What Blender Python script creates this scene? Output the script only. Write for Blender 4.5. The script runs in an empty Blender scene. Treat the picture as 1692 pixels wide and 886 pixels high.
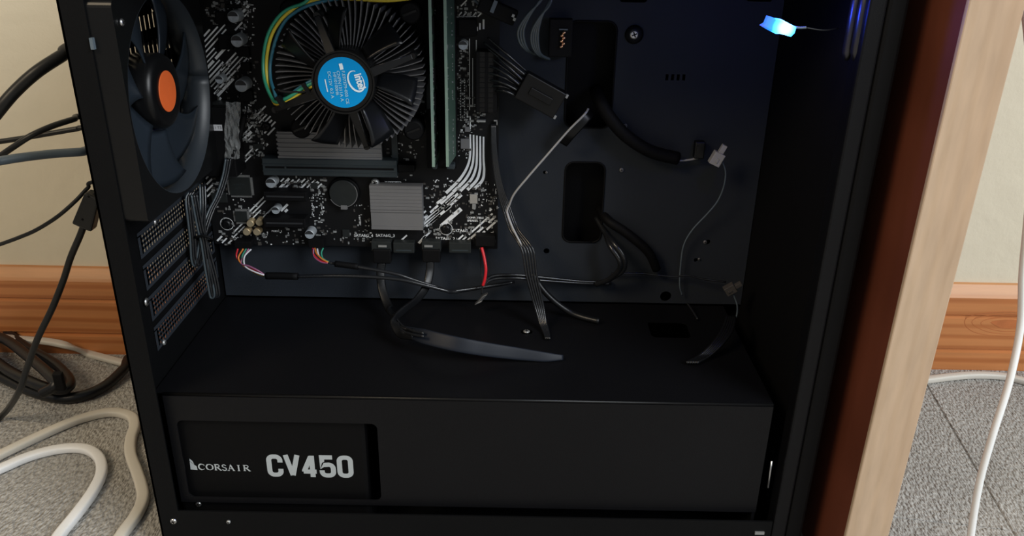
import bpy, math, random
from mathutils import Vector, Matrix
random.seed(7)
S = bpy.context.scene
COL = S.collection
PI = math.pi
# ------------------------------------------------------------------ camera
F = 1350.0; W, HH = 1692, 886; CAMZ = 0.395
cd = bpy.data.cameras.new('camera'); cam = bpy.data.objects.new('camera', cd); COL.objects.link(cam)
cd.sensor_width = 36.0; cd.lens = F / W * 36.0; cd.clip_start = 0.01; cd.clip_end = 50
R = Matrix.Rotation(math.radians(66.3), 3, 'X') @ Matrix.Rotation(math.radians(1.05), 3, 'Z')
cam.matrix_world = Matrix.Translation((0, 0, CAMZ)) @ R.to_4x4()
S.camera = cam
# ------------------------------------------------------------------ world, light, exposure
wd = bpy.data.worlds.new('room_light'); S.world = wd; wd.use_nodes = True
bg = wd.node_tree.nodes['Background']; bg.inputs[0].default_value = (0.86, 0.93, 1.0, 1); bg.inputs[1].default_value = 0.20
def area(name, loc, target, sx, sy, power, color):
    l = bpy.data.lights.new(name, 'AREA'); l.shape = 'RECTANGLE'; l.size = sx; l.size_y = sy; l.energy = power; l.color = color
    o = bpy.data.objects.new(name, l); COL.objects.link(o); o.location = loc
    o.rotation_euler = (Vector(target) - Vector(loc)).to_track_quat('-Z', 'Y').to_euler(); return o
area('window_daylight', (1.45, -0.75, 1.35), (0.15, 0.55, 0.1), 1.0, 1.3, 46, (0.93, 0.97, 1.0))
area('warm_fill', (-0.95, -0.45, 1.25), (-0.3, 0.6, 0.2), 0.5, 0.5, 11.5, (1.0, 0.81, 0.57))  # added warm fill, placed to brighten and warm the left wall
S.view_settings.view_transform = 'Standard'; S.view_settings.look = 'None'; S.view_settings.gamma = 1
S.view_settings.exposure = 0.0
# ------------------------------------------------------------------ pixel -> point
def ray(x, y): return R @ Vector(((x - W / 2) / F, -(y - HH / 2) / F, -1))
def at(x, y, Y): d = ray(x, y); return d * (Y / d.y) + Vector((0, 0, CAMZ))
def atz(x, y, Z): d = ray(x, y); return d * ((Z - CAMZ) / d.z) + Vector((0, 0, CAMZ))
def atx(x, y, X): d = ray(x, y); return d * (X / d.x) + Vector((0, 0, CAMZ))
# ------------------------------------------------------------------ materials
def mat(name, col, rough=0.5, metal=0.0, emit=None, es=0, coat=0, bump=0, bscale=400, var=0, vscale=30, spec=None, trans=0):
    m = bpy.data.materials.new(name); m.use_nodes = True; nt = m.node_tree; b = nt.nodes['Principled BSDF']
    c = (*col, 1); b.inputs['Base Color'].default_value = c
    b.inputs['Roughness'].default_value = rough; b.inputs['Metallic'].default_value = metal
    if spec is not None: b.inputs['Specular IOR Level'].default_value = spec
    if coat: b.inputs['Coat Weight'].default_value = coat
    if trans: b.inputs['Transmission Weight'].default_value = trans
    if emit: b.inputs['Emission Color'].default_value = (*emit, 1); b.inputs['Emission Strength'].default_value = es
    tc = nt.nodes.new('ShaderNodeTexCoord')
    if bump:
        n = nt.nodes.new('ShaderNodeTexNoise'); n.inputs['Scale'].default_value = bscale; n.inputs['Detail'].default_value = 4
        bp = nt.nodes.new('ShaderNodeBump'); bp.inputs['Strength'].default_value = bump; bp.inputs['Distance'].default_value = 0.001
        nt.links.new(tc.outputs['Object'], n.inputs['Vector']); nt.links.new(n.outputs['Fac'], bp.inputs['Height']); nt.links.new(bp.outputs[0], b.inputs['Normal'])
    if var:
        n = nt.nodes.new('ShaderNodeTexNoise'); n.inputs['Scale'].default_value = vscale; n.inputs['Detail'].default_value = 5
        r = nt.nodes.new('ShaderNodeMixRGB'); r.inputs[1].default_value = tuple(x * (1 - var) for x in col) + (1,); r.inputs[2].default_value = tuple(min(1, x * (1 + var)) for x in col) + (1,)
        nt.links.new(tc.outputs['Object'], n.inputs['Vector']); nt.links.new(n.outputs['Fac'], r.inputs[0]); nt.links.new(r.outputs[0], b.inputs['Base Color'])
    return m
M = {}
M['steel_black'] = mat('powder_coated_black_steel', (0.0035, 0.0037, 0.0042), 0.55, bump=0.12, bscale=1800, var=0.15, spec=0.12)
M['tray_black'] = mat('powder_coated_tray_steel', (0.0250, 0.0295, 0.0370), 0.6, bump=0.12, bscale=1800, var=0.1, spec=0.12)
M['shroud_black'] = mat('powder_coated_shroud_steel', (0.0045, 0.0046, 0.0056), 0.40, bump=0.1, bscale=1800, var=0.1, spec=0.2)
M['plastic'] = mat('black_plastic', (0.0045, 0.0046, 0.005), 0.35, var=0.1, spec=0.3)
M['matte'] = mat('matte_black_plastic', (0.0035, 0.0035, 0.004), 0.65, var=0.1, spec=0.15)
M['fanplastic'] = mat('fan_blade_plastic', (0.015, 0.021, 0.029), 0.35, var=0.08, spec=0.4)
M['pcb'] = mat('black_circuit_board', (0.006, 0.0062, 0.007), 0.5, var=0.3, vscale=90, spec=0.2)
M['print'] = mat('white_board_print', (0.80, 0.82, 0.83), 0.6, var=0.12, vscale=300)
M['smd'] = mat('small_parts_tin', (0.30, 0.31, 0.31), 0.45, 0.3, var=0.6, vscale=900)
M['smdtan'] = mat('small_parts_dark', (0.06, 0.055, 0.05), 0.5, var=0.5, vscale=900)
M['can'] = mat('capacitor_can', (0.42, 0.45, 0.47), 0.4, 0.35, var=0.1)
M['cantop'] = mat('capacitor_top', (0.36, 0.40, 0.44), 0.5, 0.15, var=0.35, vscale=800)
M['canmark'] = mat('capacitor_mark', (0.02, 0.022, 0.025), 0.5, var=0.1)
M['gold'] = mat('gold_capacitor', (0.55, 0.42, 0.24), 0.35, 0.5, var=0.15)
M['goldtop'] = mat('gold_capacitor_top', (0.52, 0.43, 0.28), 0.45, 0.6, var=0.2)
M['copper'] = mat('copper_contact', (0.95, 0.55, 0.35), 0.25, 0.9, var=0.1)
M['alu'] = mat('brushed_aluminium_dark', (0.20, 0.20, 0.205), 0.5, 0.4, var=0.12, vscale=60)
M['fin'] = mat('heatsink_fin_aluminium', (0.16, 0.16, 0.165), 0.45, 0.4, var=0.12)
M['slot'] = mat('grey_slot_plastic', (0.030, 0.040, 0.045), 0.5, var=0.15, spec=0.3)
M['chip'] = mat('chip_epoxy', (0.016, 0.019, 0.019), 0.5, var=0.2, vscale=300, spec=0.3)
M['silver'] = mat('silver_metal', (0.6, 0.6, 0.6), 0.3, 0.95, var=0.05)
M['pin'] = mat('tin_pins', (0.40, 0.41, 0.41), 0.4, 0.6, var=0.15)
M['greenpcb'] = mat('green_memory_board', (0.050, 0.095, 0.070), 0.42, var=0.2, vscale=300)
M['greenedge'] = mat('pale_green_board_edge', (0.20, 0.30, 0.25), 0.5, var=0.2, vscale=200)
M['blue_label'] = mat('blue_label', (0.0, 0.27, 0.66), 0.55, var=0.03, spec=0.15)
M['label_print'] = mat('pale_label_print', (0.32, 0.62, 0.80), 0.5, var=0.05)
M['label_white'] = mat('white_label_print', (0.70, 0.85, 0.95), 0.5, var=0.03)
M['orange'] = mat('orange_sticker', (0.80, 0.14, 0.03), 0.5, var=0.06, vscale=200)
M['psu_print'] = mat('grey_label_print', (0.40, 0.44, 0.46), 0.5, var=0.04)
M['psu'] = mat('power_supply_paint', (0.0030, 0.0030, 0.0034), 0.5, bump=0.08, bscale=1800, var=0.1, spec=0.12)
M['w_green'] = mat('green_wire', (0.03, 0.28, 0.17), 0.4, var=0.08)
M['w_yellow'] = mat('yellow_wire', (0.62, 0.48, 0.04), 0.4, var=0.08)
M['w_blue'] = mat('blue_wire', (0.03, 0.15, 0.22), 0.4, var=0.08)
M['w_red'] = mat('red_wire', (0.62, 0.02, 0.03), 0.35, var=0.08)
M['w_orange'] = mat('orange_wire', (0.65, 0.20, 0.03), 0.4, var=0.08)
M['w_white'] = mat('white_wire', (0.65, 0.65, 0.68), 0.4, var=0.05)
M['w_purple'] = mat('purple_wire', (0.30, 0.10, 0.20), 0.4, var=0.08)
M['w_black'] = mat('black_wire', (0.005, 0.0055, 0.0065), 0.38, var=0.1, spec=0.45)
M['w_grey'] = mat('dull_black_cord', (0.012, 0.012, 0.0115), 0.42, var=0.1, spec=0.35)
M['w_slate'] = mat('slate_grey_cord', (0.10, 0.13, 0.155), 0.45, var=0.1)
M['w_shine'] = mat('glossy_black_wire', (0.012, 0.013, 0.015), 0.25, var=0.1, spec=0.6)
M['cord_white'] = mat('white_cord_plastic', (0.84, 0.85, 0.85), 0.4, var=0.03)
M['cord_cream'] = mat('cream_cord_plastic', (0.64, 0.61, 0.54), 0.42, var=0.03)
M['clearish'] = mat('smoky_clear_film', (0.35, 0.37, 0.36), 0.15, trans=0.85, var=0.1)
M['plug_grey'] = mat('translucent_white_plug', (0.34, 0.34, 0.34), 0.35, var=0.06)
M['plug_white'] = mat('white_plug', (0.30, 0.30, 0.29), 0.4, var=0.05)
def led_mat():
    m = bpy.data.materials.new('lit_blue_led_plug'); m.use_nodes = True; nt = m.node_tree; b = nt.nodes['Principled BSDF']
    b.inputs['Base Color'].default_value = (0.03, 0.06, 0.35, 1)
    tc = nt.nodes.new('ShaderNodeTexCoord'); vm = nt.nodes.new('ShaderNodeVectorMath'); vm.operation = 'DISTANCE'; vm.inputs[1].default_value = (0.002, 0, 0)
    cr = nt.nodes.new('ShaderNodeValToRGB'); mr = nt.nodes.new('ShaderNodeMapRange'); mr.inputs[2].default_value = 0.012
    cr.color_ramp.elements[0].color = (2.6, 6.0, 9.0, 1); cr.color_ramp.elements[1].color = (0.08, 0.13, 0.85, 1)
    e = cr.color_ramp.elements.new(0.45); e.color = (0.25, 2.2, 6.0, 1)
    e = cr.color_ramp.elements.new(0.62); e.color = (0.02, 0.45, 2.6, 1)
    nt.links.new(tc.outputs['Object'], vm.inputs[0]); nt.links.new(vm.outputs['Value'], mr.inputs[0]); nt.links.new(mr.outputs[0], cr.inputs[0])
    nt.links.new(cr.outputs[0], b.inputs['Emission Color']); b.inputs['Emission Strength'].default_value = 1.0
    return m
M['led'] = led_mat()
def film_mat():
    m = mat('clear_film', (0.6, 0.62, 0.62), 0.2); m.node_tree.nodes['Principled BSDF'].inputs['Alpha'].default_value = 0.16; return m
M['clearish'] = film_mat()
M['bladeblack'] = mat('cooler_blade_plastic', (0.0045, 0.005, 0.006), 0.30, var=0.08, spec=0.35)
M['loop'] = mat('glint_toned_wire', (0.05, 0.065, 0.075), 0.25, var=0.1, spec=0.6)  # lightened black wire: bluish glints painted into the base colour
M['ribbon'] = mat('matt_black_ribbon', (0.008, 0.011, 0.018), 0.5, var=0.1, spec=0.25)
M['duct'] = mat('lit_duct_plastic', (0.026, 0.032, 0.039), 0.4, var=0.08, spec=0.5)  # paler than the fan frame: light on its inner wall put into colour
def wall_mat():
    m = mat('cream_plaster', (0.72, 0.65, 0.50), 0.85); nt = m.node_tree; b = nt.nodes['Principled BSDF']
    tc = nt.nodes.new('ShaderNodeTexCoord'); n1 = nt.nodes.new('ShaderNodeTexNoise'); n1.inputs['Scale'].default_value = 70; n1.inputs['Detail'].default_value = 6; n1.inputs['Roughness'].default_value = 0.62
    n2 = nt.nodes.new('ShaderNodeTexVoronoi'); n2.feature = 'SMOOTH_F1'; n2.inputs['Scale'].default_value = 45
    ad = nt.nodes.new('ShaderNodeMath'); ad.operation = 'ADD'; bp = nt.nodes.new('ShaderNodeBump'); bp.inputs['Strength'].default_value = 0.35; bp.inputs['Distance'].default_value = 0.002
    for n in (n1, n2): nt.links.new(tc.outputs['Object'], n.inputs['Vector'])
    nt.links.new(n1.outputs['Fac'], ad.inputs[0]); nt.links.new(n2.outputs['Distance'], ad.inputs[1]); nt.links.new(ad.outputs[0], bp.inputs['Height']); nt.links.new(bp.outputs[0], b.inputs['Normal'])
    return m
M['wall'] = wall_mat()
def wood_mat(name, c1, c2, c3, stretch, scale, rough, dist=2.5, axis='Z', rings=True):
    m = mat(name, c1, rough); nt = m.node_tree; b = nt.nodes['Principled BSDF']
    tc = nt.nodes.new('ShaderNodeTexCoord'); mp = nt.nodes.new('ShaderNodeMapping'); mp.inputs['Scale'].default_value = stretch
    nt.links.new(tc.outputs['Object'], mp.inputs[0])
    w = nt.nodes.new('ShaderNodeTexWave'); w.bands_direction = axis; w.inputs['Scale'].default_value = scale; w.inputs['Distortion'].default_value = dist; w.inputs['Detail'].default_value = 3; w.inputs['Detail Scale'].default_value = 0.8
    n = nt.nodes.new('ShaderNodeTexNoise'); n.inputs['Scale'].default_value = scale * 6; n.inputs['Detail'].default_value = 6
    big = nt.nodes.new('ShaderNodeTexNoise'); big.inputs['Scale'].default_value = scale * 0.35; big.inputs['Detail'].default_value = 2
    for q in (w, n, big): nt.links.new(mp.outputs[0], q.inputs['Vector'])
    r = nt.nodes.new('ShaderNodeValToRGB'); r.color_ramp.elements[0].color = (*c2, 1); r.color_ramp.elements[1].color = (*c1, 1); r.color_ramp.elements[0].position = 0.05; r.color_ramp.elements[1].position = 0.5
    mx = nt.nodes.new('ShaderNodeMixRGB'); mx.inputs[2].default_value = (*c3, 1)
    nt.links.new(w.outputs['Fac'], r.inputs[0]); nt.links.new(r.outputs[0], mx.inputs[1])
    mr = nt.nodes.new('ShaderNodeMapRange'); mr.inputs[1].default_value = 0.45; mr.inputs[2].default_value = 0.75; mr.inputs[4].default_value = 0.7
    nt.links.new(big.outputs['Fac'], mr.inputs[0]); nt.links.new(mr.outputs[0], mx.inputs[0])
    mu = nt.nodes.new('ShaderNodeMixRGB'); mu.blend_type = 'MULTIPLY'; mu.inputs[0].default_value = 0.35
    nt.links.new(mx.outputs[0], mu.inputs[1]); nt.links.new(n.outputs['Fac'], mu.inputs[2]); nt.links.new(mu.outputs[0], b.inputs['Base Color'])
    return m
M['pine'] = wood_mat('orange_stained_pine', (0.68, 0.27, 0.09), (0.52, 0.175, 0.05), (0.58, 0.21, 0.065), (0.8, 10, 12), 2.2, 0.45, 5.0)
M['pine_lit'] = wood_mat('lit_pine_top', (0.74, 0.36, 0.15), (0.66, 0.29, 0.11), (0.70, 0.33, 0.13), (1.0, 10, 10), 2.5, 0.45, 2.0)  # paler copy of the pine: light on the upward bevel painted in
M['knot'] = mat('dark_pine_knot', (0.48, 0.15, 0.045), 0.45, var=0.25, vscale=120)
M['oak'] = wood_mat('pale_oak_edging', (0.64, 0.47, 0.325), (0.615, 0.445, 0.30), (0.52, 0.33, 0.20), (9, 9, 1.5), 3.5, 0.42, 7.0, axis='X')
M['brownboard'] = wood_mat('dark_brown_board', (0.19, 0.052, 0.027), (0.165, 0.044, 0.022), (0.175, 0.047, 0.024), (8, 3, 1), 3, 0.5, 1.5)
def carpet_mat():
    m = mat('grey_loop_carpet', (0.4, 0.38, 0.35), 0.95, spec=0.1); nt = m.node_tree; b = nt.nodes['Principled BSDF']
    tc = nt.nodes.new('ShaderNodeTexCoord'); v = nt.nodes.new('ShaderNodeTexVoronoi'); v.inputs['Scale'].default_value = 560
    mp = nt.nodes.new('ShaderNodeMapping'); mp.inputs['Scale'].default_value = (1, 0.55, 1)
    n = nt.nodes.new('ShaderNodeTexNoise'); n.inputs['Scale'].default_value = 420; n.inputs['Detail'].default_value = 4
    big = nt.nodes.new('ShaderNodeTexNoise'); big.inputs['Scale'].default_value = 9; big.inputs['Detail'].default_value = 3
    nt.links.new(tc.outputs['Object'], mp.inputs[0])
    for q in (v, n): nt.links.new(mp.outputs[0], q.inputs['Vector'])
    nt.links.new(tc.outputs['Object'], big.inputs['Vector'])
    r = nt.nodes.new('ShaderNodeValToRGB'); r.color_ramp.elements[0].color = (0.24, 0.225, 0.205, 1); r.color_ramp.elements[1].color = (0.58, 0.57, 0.54, 1); r.color_ramp.elements[0].position = 0.25; r.color_ramp.elements[1].position = 0.72
    mx = nt.nodes.new('ShaderNodeMixRGB'); mx.blend_type = 'MULTIPLY'; mx.inputs[0].default_value = 0.45
    nt.links.new(n.outputs['Fac'], r.inputs[0]); nt.links.new(r.outputs[0], mx.inputs[1])
    r2 = nt.nodes.new('ShaderNodeValToRGB'); r2.color_ramp.elements[0].position = 0.35; r2.color_ramp.elements[0].color = (0.6, 0.59, 0.57, 1); r2.color_ramp.elements[1].position = 0.65; r2.color_ramp.elements[1].color = (1, 1, 1, 1)
    nt.links.new(big.outputs['Fac'], r2.inputs[0]); nt.links.new(r2.outputs[0], mx.inputs[2]); nt.links.new(mx.outputs[0], b.inputs['Base Color'])
    ad = nt.nodes.new('ShaderNodeMath'); ad.operation = 'SUBTRACT'; nt.links.new(n.outputs['Fac'], ad.inputs[0]); nt.links.new(v.outputs['Distance'], ad.inputs[1])
    bp = nt.nodes.new('ShaderNodeBump'); bp.inputs['Strength'].default_value = 0.9; bp.inputs['Distance'].default_value = 0.0016
    nt.links.new(ad.outputs[0], bp.inputs['Height']); nt.links.new(bp.outputs[0], b.inputs['Normal'])
    return m
M['carpet'] = carpet_mat()
# ------------------------------------------------------------------ mesh builder
class MB:
    def __init__(s): s.v = []; s.f = []; s.sm = []
    def add(s, vs, fs, smooth=False):
        o = len(s.v); s.v += [Vector(p) for p in vs]; s.f += [tuple(i + o for i in f) for f in fs]; s.sm += [smooth] * len(fs); return s
    def box(s, x0, x1, y0, y1, z0, z1):
        x0, x1 = sorted((x0, x1)); y0, y1 = sorted((y0, y1)); z0, z1 = sorted((z0, z1))
        return s.add([(x0, y0, z0), (x1, y0, z0), (x1, y1, z0), (x0, y1, z0), (x0, y0, z1), (x1, y0, z1), (x1, y1, z1), (x0, y1, z1)],
                     [(0, 3, 2, 1), (4, 5, 6, 7), (0, 1, 5, 4), (1, 2, 6, 5), (2, 3, 7, 6), (3, 0, 4, 7)])
    def obox(s, c, u, v, w, hu, hv, hw):                # oriented box by half sizes
        c, u, v, w = Vector(c), Vector(u).normalized(), Vector(v).normalized(), Vector(w).normalized()
        vs = [c + u * a * hu + v * b * hv + w * d * hw for d in (-1, 1) for (a, b) in ((-1, -1), (1, -1), (1, 1), (-1, 1))]
        return s.add(vs, [(0, 3, 2, 1), (4, 5, 6, 7), (0, 1, 5, 4), (1, 2, 6, 5), (2, 3, 7, 6), (3, 0, 4, 7)])
    def lathe(s, c, axis, prof, seg=24, smooth=True):    # prof: (distance along axis, radius)
        c, a = Vector(c), Vector(axis).normalized(); u = a.orthogonal().normalized(); w = a.cross(u)
        vs = []
        for (h, r) in prof:
            for i in range(seg):
                t = 2 * PI * i / seg; vs.append(c + a * h + (u * math.cos(t) + w * math.sin(t)) * r)
        fs = []
        for k in range(len(prof) - 1):
            for i in range(seg):
                j = (i + 1) % seg; fs.append((k * seg + i, k * seg + j, (k + 1) * seg + j, (k + 1) * seg + i))
        s.add(vs, fs, smooth)
        n = len(s.v) - len(vs)
        s.f.append(tuple(n + i for i in reversed(range(seg)))); s.sm.append(False)
        s.f.append(tuple(n + (len(prof) - 1) * seg + i for i in range(seg))); s.sm.append(False)
        return s
    def tube(s, pts, r, seg=8, n=6, flat=None, up=None, taper=None):  # flat=(half width, half thickness); up: direction of the thin side
        pts = smooth_path(pts, n)
        vs = []; prev = None
        for i, p in enumerate(pts):
            t = (pts[min(i + 1, len(pts) - 1)] - pts[max(i - 1, 0)]).normalized()
            if up is not None: b = Vector(up) - t * t.dot(Vector(up)); b = b.normalized() if b.length > 1e-4 else t.orthogonal().normalized()
            elif prev is None: b = t.orthogonal().normalized()
            else: b = (prev - t * t.dot(prev)).normalized()
            prev = b; a = t.cross(b)
            hw, ht = flat if flat else (r, r)
            if taper: q_ = i / (len(pts) - 1) * (len(taper) - 1); k_ = min(int(q_), len(taper) - 2); hw *= taper[k_] + (taper[k_ + 1] - taper[k_]) * (q_ - k_)
            for k in range(seg):
                q = 2 * PI * (k + 0.5) / seg; ca, sa = math.cos(q), math.sin(q)
                if flat: e = 0.45; ca = math.copysign(abs(ca) ** e, ca); sa = math.copysign(abs(sa) ** e, sa)
                vs.append(p + a * ca * hw + b * sa * ht)
        fs = [(i * seg + k, i * seg + (k + 1) % seg, (i + 1) * seg + (k + 1) % seg, (i + 1) * seg + k) for i in range(len(pts) - 1) for k in range(seg)]
        fs += [tuple(reversed(range(seg))), tuple((len(pts) - 1) * seg + k for k in range(seg))]
        return s.add(vs, fs, True)
    def build(s, name, m, parent=None, origin=None, bevel=0, solid=0):
        if origin is None: origin = wl(parent) if parent is not None else (sum(s.v, Vector()) / len(s.v))
        origin = Vector(origin)
        me = bpy.data.meshes.new(name); me.from_pydata([tuple(p - origin) for p in s.v], [], s.f)
        me.polygons.foreach_set('use_smooth', s.sm); me.validate(); me.update()
        me.materials.append(M[m] if isinstance(m, str) else m)
        return link(name, me, parent, origin, bevel, solid)
WL = {}
def wl(o): return WL[o.name]
def link(name, me, parent=None, origin=(0, 0, 0), bevel=0, solid=0):
    o = bpy.data.objects.new(name, me); COL.objects.link(o); origin = Vector(origin); WL[o.name] = origin
    if parent is not None: o.parent = parent; o.location = origin - wl(parent)
    else: o.location = origin
    if solid: q = o.modifiers.new('thickness', 'SOLIDIFY'); q.thickness = solid; q.offset = 0
    if bevel: q = o.modifiers.new('bevel', 'BEVEL'); q.width = bevel; q.segments = 2; q.limit_method = 'ANGLE'
    return o
def smooth_path(P, n):
    P = [Vector(p) for p in P]
    if len(P) < 3: return P
    out = []; Q = [P[0] * 2 - P[1]] + P + [P[-1] * 2 - P[-2]]
    for i in range(1, len(Q) - 2):
        a, b, c, d = Q[i - 1], Q[i], Q[i + 1], Q[i + 2]
        for k in range(n):
            t = k / n; out.append(0.5 * ((2 * b) + (c - a) * t + (2 * a - 5 * b + 4 * c - d) * t * t + (3 * b - a - 3 * c + d) * t ** 3))
    out.append(P[-1]); return out
def thing(name, label, cat, loc, group=None):
    o = bpy.data.objects.new(name, None); COL.objects.link(o); o.location = loc; o.empty_display_size = 0.02; WL[o.name] = Vector(loc)
    return tag(o, label, cat, group)
def tag(o, label=None, cat=None, group=None, kind=None):
    if label: o['label'] = label
    if cat: o['category'] = cat
    if group: o['group'] = group
    if kind: o['kind'] = kind
    return o
def plate(name, m, loops, plane, pos, th, parent=None, kind=None):
    """flat sheet with holes; loops in (a, b); plane 'XZ','YZ','XY'; pos = coordinate of the sheet's centre; th thickness"""
    cu = bpy.data.curves.new(name, 'CURVE'); cu.dimensions = '2D'; cu.fill_mode = 'BOTH'; cu.extrude = th / 2
    for lp in loops:
        sp = cu.splines.new('POLY'); sp.points.add(len(lp) - 1); sp.use_cyclic_u = True
        for i, (a, b) in enumerate(lp): sp.points[i].co = (a, b, 0, 1)
    tmp = bpy.data.objects.new('tmp', cu); me = bpy.data.meshes.new_from_object(tmp); bpy.data.objects.remove(tmp); bpy.data.curves.remove(cu)
    o = MB(); vs = []
    for v in me.vertices:
        a, b, c = v.co
        vs.append({'XZ': (a, pos + c, b), 'YZ': (pos + c, a, b), 'XY': (a, b, pos + c)}[plane])
    o.add(vs, [tuple(p.vertices) for p in me.polygons]); bpy.data.meshes.remove(me)
    r = o.build(name, m, parent)
    if kind: r['kind'] = kind
    return r
def rrect(a0, a1, b0, b1, r=0.0, n=5):
    if r == 0: return [(a0, b0), (a1, b0), (a1, b1), (a0, b1)]
    out = []
    for (ca, cb, s) in ((a1 - r, b0 + r, -PI / 2), (a1 - r, b1 - r, 0), (a0 + r, b1 - r, PI / 2), (a0 + r, b0 + r, PI)):
        for k in range(n + 1): t = s + PI / 2 * k / n; out.append((ca + r * math.cos(t), cb + r * math.sin(t)))
    return out
def circle(a, b, r, n=40): return [(a + r * math.cos(2 * PI * i / n), b + r * math.sin(2 * PI * i / n)) for i in range(n)]
def text(mb, string, size, o, u, v, spacing=1.0, th=0.0, bold=0.0, sx=1.0):
    """adds lettering to mb: baseline start o, reading direction u, up direction v"""
    cu = bpy.data.curves.new('t', 'FONT'); cu.body = string; cu.size = size; cu.space_character = spacing; cu.offset = bold; cu.resolution_u = 3
    tmp = bpy.data.objects.new('t', cu); me = bpy.data.meshes.new_from_object(tmp); bpy.data.objects.remove(tmp); bpy.data.curves.remove(cu)
    o, u, v = Vector(o), Vector(u).normalized(), Vector(v).normalized()
    mb.add([o + u * p.co.x * sx + v * p.co.y for p in me.vertices], [tuple(p.vertices) for p in me.polygons]); bpy.data.meshes.remove(me)
    return mb
def stroke(mb, pts, w, o, u, v, closed=False):
    """thick polyline glyph on a plane; pts in glyph units"""
    o, u, v = Vector(o), Vector(u), Vector(v); P = [Vector((p[0], p[1])) for p in pts]; n = len(P); L = []; Rr = []
    for i in range(n):
        a = P[i - 1] if (i > 0 or closed) else None; b = P[(i + 1) % n] if (i < n - 1 or closed) else None
        d1 = (P[i] - a).normalized() if a is not None else None; d2 = (b - P[i]).normalized() if b is not None else None
        if d1 is None: d1 = d2
        if d2 is None: d2 = d1
        m = (d1 + d2).normalized(); nrm = Vector((-m.y, m.x)); k = max(0.5, nrm.dot(Vector((-d1.y, d1.x))))
        ww = w[i] if isinstance(w, (list, tuple)) else w
        L.append(P[i] + nrm * ww / 2 / k); Rr.append(P[i] - nrm * ww / 2 / k)
    mb.lay = getattr(mb, 'lay', 0) + 1; off_ = Vector((0, -0.000015 * mb.lay, 0))
    vs = [o + off_ + u * p.x + v * p.y for p in L + Rr]
    fs = [(i, n + i, n + (i + 1) % n, (i + 1) % n) for i in range(n if closed else n - 1)]
    return mb.add(vs, fs)
X1 = Vector((1, 0, 0)); Y1 = Vector((0, 1, 0)); Z1 = Vector((0, 0, 1))
def screw(c, axis, r, parent, m='silver', h=0.0014, name='screw'):
    b = MB().lathe(c, axis, [(0, r), (h * 0.5, r * 0.96), (h, r * 0.6)], 16)
    o = b.build(name, m, parent, origin=c)
    a = Vector(axis).normalized(); u = (X1 + Z1 * 0.4) if abs(a.x) < 0.5 else (Y1 + Z1 * 0.4); u = (u - a * u.dot(a)).normalized(); w = a.cross(u)
    q = MB().obox(Vector(c) + a * h, u, w, a, r * 0.55, r * 0.12, 0.00012); q.obox(Vector(c) + a * h, w, u, a, r * 0.55, r * 0.12, 0.00011)
    q.build('screw_recess', 'matte', o, origin=c); return o
# ================================================================== THE SETTING
WY = 0.690
b = MB().box(-2.2, 2.2, WY, WY + 0.08, 0, 2.4); tag(b.build('wall_back', 'wall', origin=(0, WY, 0)), kind='structure')
bb = MB(); prof = [(0, 0), (-0.0125, 0), (-0.0125, 0.0185), (-0.0095, 0.0195), (-0.0095, 0.0212), (-0.0115, 0.0225), (-0.0115, 0.0540), (-0.0092, 0.0552), (-0.0092, 0.0565), (-0.0108, 0.0578), (-0.0100, 0.0745), (0, 0.0745)]
def extrude_x(mb, prof, x0, x1, y):
    n = len(prof); mb.add([(x0, y + a, z) for a, z in prof] + [(x1, y + a, z) for a, z in prof], [(i, (i + 1) % n, n + (i + 1) % n, n + i) for i in range(n)] + [tuple(range(n)), tuple(reversed(range(n, 2 * n)))])
    return mb
base = extrude_x(bb, prof, -2.2, 2.2, WY).build('baseboard_back', 'pine', origin=(0, WY, 0)); tag(base, kind='structure')
extrude_x(MB(), [(0, 0.0746), (-0.0100, 0.0746), (-0.0085, 0.0775), (-0.0035, 0.0856), (0, 0.0862)], -2.2, 2.2, WY).build('top_moulding', 'pine_lit', base)  # paler than the board below: lit bevel put into the colour
kn = MB(); kc = at(1668, 536, WY - 0.0119)
for rr, cc in ((1.0, 0), ):
    kn.add([(kc.x + 0.016 * math.cos(t) * (1 + 0.2 * math.sin(3 * t)), WY - 0.0117, kc.z + 0.0048 * math.sin(t)) for t in [2 * PI * i / 24 for i in range(24)]], [tuple(range(24))])
kn.build('wood_knot', 'knot', base)
rings = MB()
for rx, rz, w in ((0.024, 0.0078, 0.0006), (0.034, 0.0105, 0.0005), (0.046, 0.0128, 0.0005)):
    pts = [(kc.x + rx * math.cos(t) * (1 + 0.12 * math.sin(2 * t + rx * 90)), kc.z + min(0.014, rz) * math.sin(t)) for t in [2 * PI * i / 40 for i in range(40)]]
    stroke(rings, pts, w, (0, WY - 0.0116, 0), X1, Z1, True)
rings.build('grain_ring', 'knot', base)
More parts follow.
